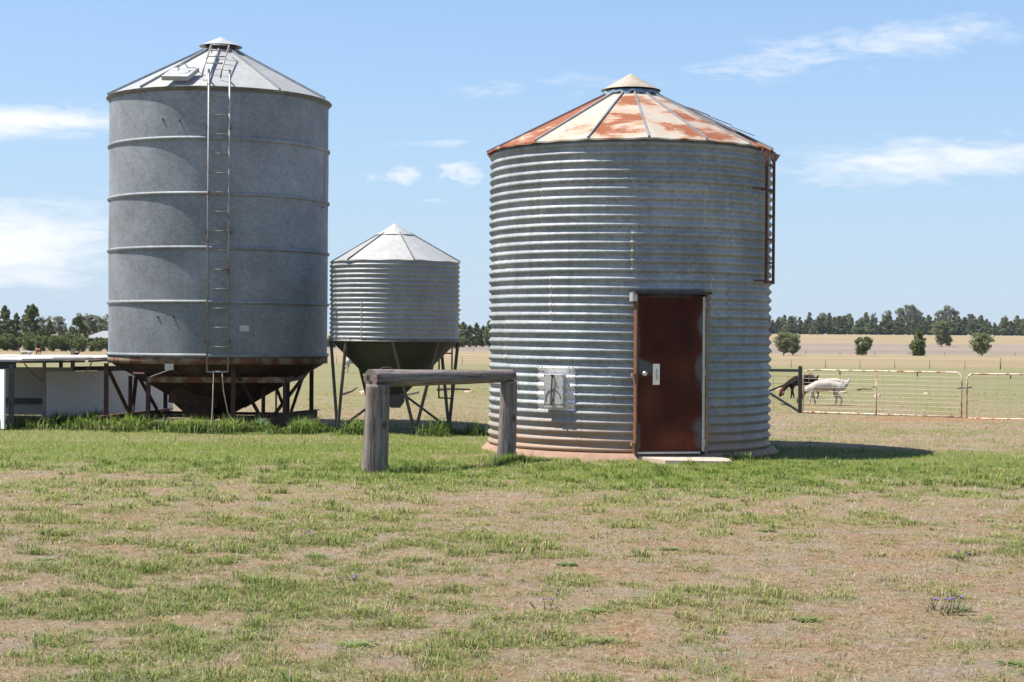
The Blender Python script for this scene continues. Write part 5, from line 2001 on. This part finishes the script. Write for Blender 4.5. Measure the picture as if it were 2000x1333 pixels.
# flattened dry stalks and thatch between the tufts
dry = lambda x, y: 0.30 + 0.6 * fbm(x * 1.3 + 9, y * 1.3 + 77, 3)
grass_sets.append(single(330000, 6.5, 16, 0.050, 0.0046, 1.25, [G_STRAW, G_PALE, G_BROWN, G_GREY, G_BROWN * 0.45, G_YEL * 0.8, G_BROWN * np.array([1.3, 0.8, 0.7])], dry))
grass_sets.append(single(240000, 15, 36, 0.065, 0.0085, 1.22, [G_STRAW, G_PALE, G_BROWN, G_YEL, G_GREY, G_BROWN * 0.5], dry))
# crumbs of soil, dead leaf and droppings
grass_sets.append(single(170000, 6.5, 19, 0.017, 0.010, 1.0, [G_BROWN * 0.35, G_BROWN * 0.6, G_GREY, G_STRAW, G_BROWN * np.array([1.5, 0.8, 0.6]), G_GREY * 0.5], dry))
# thick turf where it is greenest
lush = lambda x, y: np.clip((lushness(x, y) - 0.62) * 3.0, 0, 1)
grass_sets.append(single(150000, 15.5, 30, 0.050, 0.0085, 0.95, [G_FRESH, G_FRESH * 1.15, G_MID, G_YEL], lush))


# tall rank grass round the skids, the shelter and the feed silo feet
def rank(segments, n, ln, wd):
    X, Y = [], []
    for (x0, y0, x1, y1, sp, w) in segments:
        k = int(n * w)
        t = rng.random(k)
        X.append(x0 + (x1 - x0) * t + rng.normal(0, sp, k))
        Y.append(y0 + (y1 - y0) * t + rng.normal(0, sp, k))
    x, y = np.concatenate(X), np.concatenate(Y)
    ok = ~blocked(x, y)
    x, y = x[ok], y[ok]
    n_ = len(x)
    q_ = fbm(x * 2.4 + 5, y * 2.4 + 2, 3)
    vig = 0.12 + 1.25 * sstep(0.38, 0.68, q_)
    c = np.where((rng.random(n_) < 0.8)[:, None], G_FRESH, G_MID) * (0.8 + 0.5 * rng.random((n_, 1)))
    return blades(x, y, ln * vig * (0.5 + 0.7 * rng.random(n_)), wd * (0.7 + 0.6 * rng.random(n_)), rng.random(n_) * 2 * PI,
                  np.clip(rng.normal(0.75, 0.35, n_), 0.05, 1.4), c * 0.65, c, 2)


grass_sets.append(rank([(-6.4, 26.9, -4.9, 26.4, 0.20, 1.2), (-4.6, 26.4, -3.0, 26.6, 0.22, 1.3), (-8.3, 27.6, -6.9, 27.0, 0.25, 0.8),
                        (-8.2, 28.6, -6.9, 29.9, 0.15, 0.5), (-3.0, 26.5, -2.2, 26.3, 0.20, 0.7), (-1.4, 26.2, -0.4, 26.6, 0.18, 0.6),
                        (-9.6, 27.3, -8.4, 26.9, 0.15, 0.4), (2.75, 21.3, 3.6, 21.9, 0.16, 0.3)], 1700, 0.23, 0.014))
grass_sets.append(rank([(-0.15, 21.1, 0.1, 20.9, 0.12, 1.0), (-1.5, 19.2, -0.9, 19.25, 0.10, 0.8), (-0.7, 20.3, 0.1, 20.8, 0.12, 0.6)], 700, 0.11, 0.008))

for nm, sets, lab in (('grass', grass_sets, 'patchy green and straw-dry grass over the paddock'),):
    vs, fs, cs, o = [], [], [], 0
    for v, f, c in sets:
        vs.append(v)
        fs.append(f + o)
        cs.append(c)
        o += len(v)
    V, F, C_ = np.concatenate(vs), np.concatenate(fs), np.concatenate(cs)
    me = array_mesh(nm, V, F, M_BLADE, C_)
    go = bpy.data.objects.new(nm, me)
    COL.objects.link(go)
    tag(go, lab, 'grass', None, 'stuff')

# ------------------------------------------------------------------ purple flowering weeds and flat rosettes
def weed(label, x, y, n, spread, h, seed):
    rnd = random.Random(seed)
    root = thing('flowering_weed', label, 'weed', (x, y, gz(x, y)))
    lf = MB()
    for i in range(n * 5):
        a = rnd.uniform(0, 6.28)
        r = spread * math.sqrt(rnd.random())
        p = Vector((r * math.cos(a) * 1.5, r * math.sin(a), 0))
        d = Vector((math.cos(a), math.sin(a), rnd.uniform(0.2, 1.2))).normalized()
        s = d.cross(Vector((0, 0, 1))).normalized() * 0.009
        l = rnd.uniform(0.03, 0.075)
        lf.add([p - s * 0.4, p + d * l * 0.5 - s, p + d * l, p + d * l * 0.5 + s], [(0, 1, 2, 3)])
    lf.build('leaf_mat', M_WEED, root)
    for i in range(n):
        a = rnd.uniform(0, 6.28)
        r = spread * math.sqrt(rnd.random())
        p = Vector((r * math.cos(a) * 1.6, r * math.sin(a), 0))
        q = p + Vector((rnd.uniform(-0.03, 0.03), rnd.uniform(-0.03, 0.03), h * rnd.uniform(0.6, 1.1)))
        st = MB().tube([p, q], 0.0025, 5).build('stem', M_WEED, root)
        f = MB()
        for k in range(5):
            b = 2 * PI * k / 5
            dv = Vector((math.cos(b), math.sin(b), 0.9)) * 0.011
            sv = Vector((-math.sin(b), math.cos(b), 0)) * 0.009
            f.add([q, q + dv * 0.6 - sv, q + dv, q + dv * 0.6 + sv], [(0, 1, 2, 3)])
        f.build('flower', petal_mat, st)


M_WEED = leaf_mat('weed_leaves', (0.06, 0.085, 0.03), (0.13, 0.145, 0.06))
weed('weed with the largest bunch of purple flowers on bare ground', 2.60, 9.72, 9, 0.10, 0.085, 1)
weed('small weed with two purple flowers beside a grass tuft', 0.20, 9.6, 2, 0.05, 0.06, 2)
weed('single purple-flowered weed near red soil flecks', 3.30, 11.95, 2, 0.04, 0.06, 3)
weed('tiny purple-flowered weed among yellow-green tufts', -1.62, 13.1, 3, 0.06, 0.05, 4)
weed('tiny purple-flowered weed on dry thatch', -1.05, 10.7, 2, 0.05, 0.04, 5)


def rosette(label, x, y, r, seed):
    rnd = random.Random(seed)
    m = MB()
    n = 60
    for i in range(n):
        a = rnd.uniform(0, 6.28)
        b = rnd.uniform(0, r)
        p = Vector((b * 0.45 * math.cos(a) * 1.3, b * 0.45 * math.sin(a), 0.005))
        d = Vector((math.cos(a), math.sin(a), rnd.uniform(0.15, 0.7))).normalized()
        s = d.cross(Vector((0, 0, 1))).normalized() * rnd.uniform(0.007, 0.012)
        l = rnd.uniform(0.025, 0.055)
        m.add([p - s * 0.3, p + d * l * 0.45 - s, p + d * l + Vector((0, 0, -0.01)), p + d * l * 0.45 + s], [(0, 1, 2, 3)])
    o = m.build('leafy_weed', M_ROSE)
    o.location = (x, y, gz(x, y))
    tag(o, label, 'weed', 'flat leafy weeds')


M_ROSE = leaf_mat('rosette_leaves', (0.13, 0.20, 0.05), (0.22, 0.29, 0.08))
for i, (px, py) in enumerate(((1110, 1110), (1400, 966), (1500, 1176), (265, 1035), (150, 992), (1160, 1200), (1580, 1210), (1990, 1290), (1180, 1255), (90, 1100), (620, 1090), (700, 1265), (1310, 1072), (1505, 1035))):
    d = CAM_Z * 3200 / (py - 655)
    rosette('flat rosette of broad green leaves among the short grass', at_px(px, d), d, 0.10 + 0.03 * (i % 3), i)

# ------------------------------------------------------------------ the air
hz = MB().box((0, 3300, 9.0), (10400, 7700, 26.0)).build('haze', bpy.data.materials.new('haze_air'))
hm = hz.data.materials[0]
hm.use_nodes = True
ht = NT(hm.node_tree)
ho = ht.n('OutputMaterial')
hv = ht.n('VolumePrincipled', None, Density=0.00009, Anisotropy=0.2)
hv.inputs['Color'].default_value = (0.80, 0.88, 1.0, 1)
ht.nt.links.new(hv.outputs[0], ho.inputs['Volume'])
tag(hz, 'thin bluish summer haze over the whole paddock', 'haze', None, 'stuff')
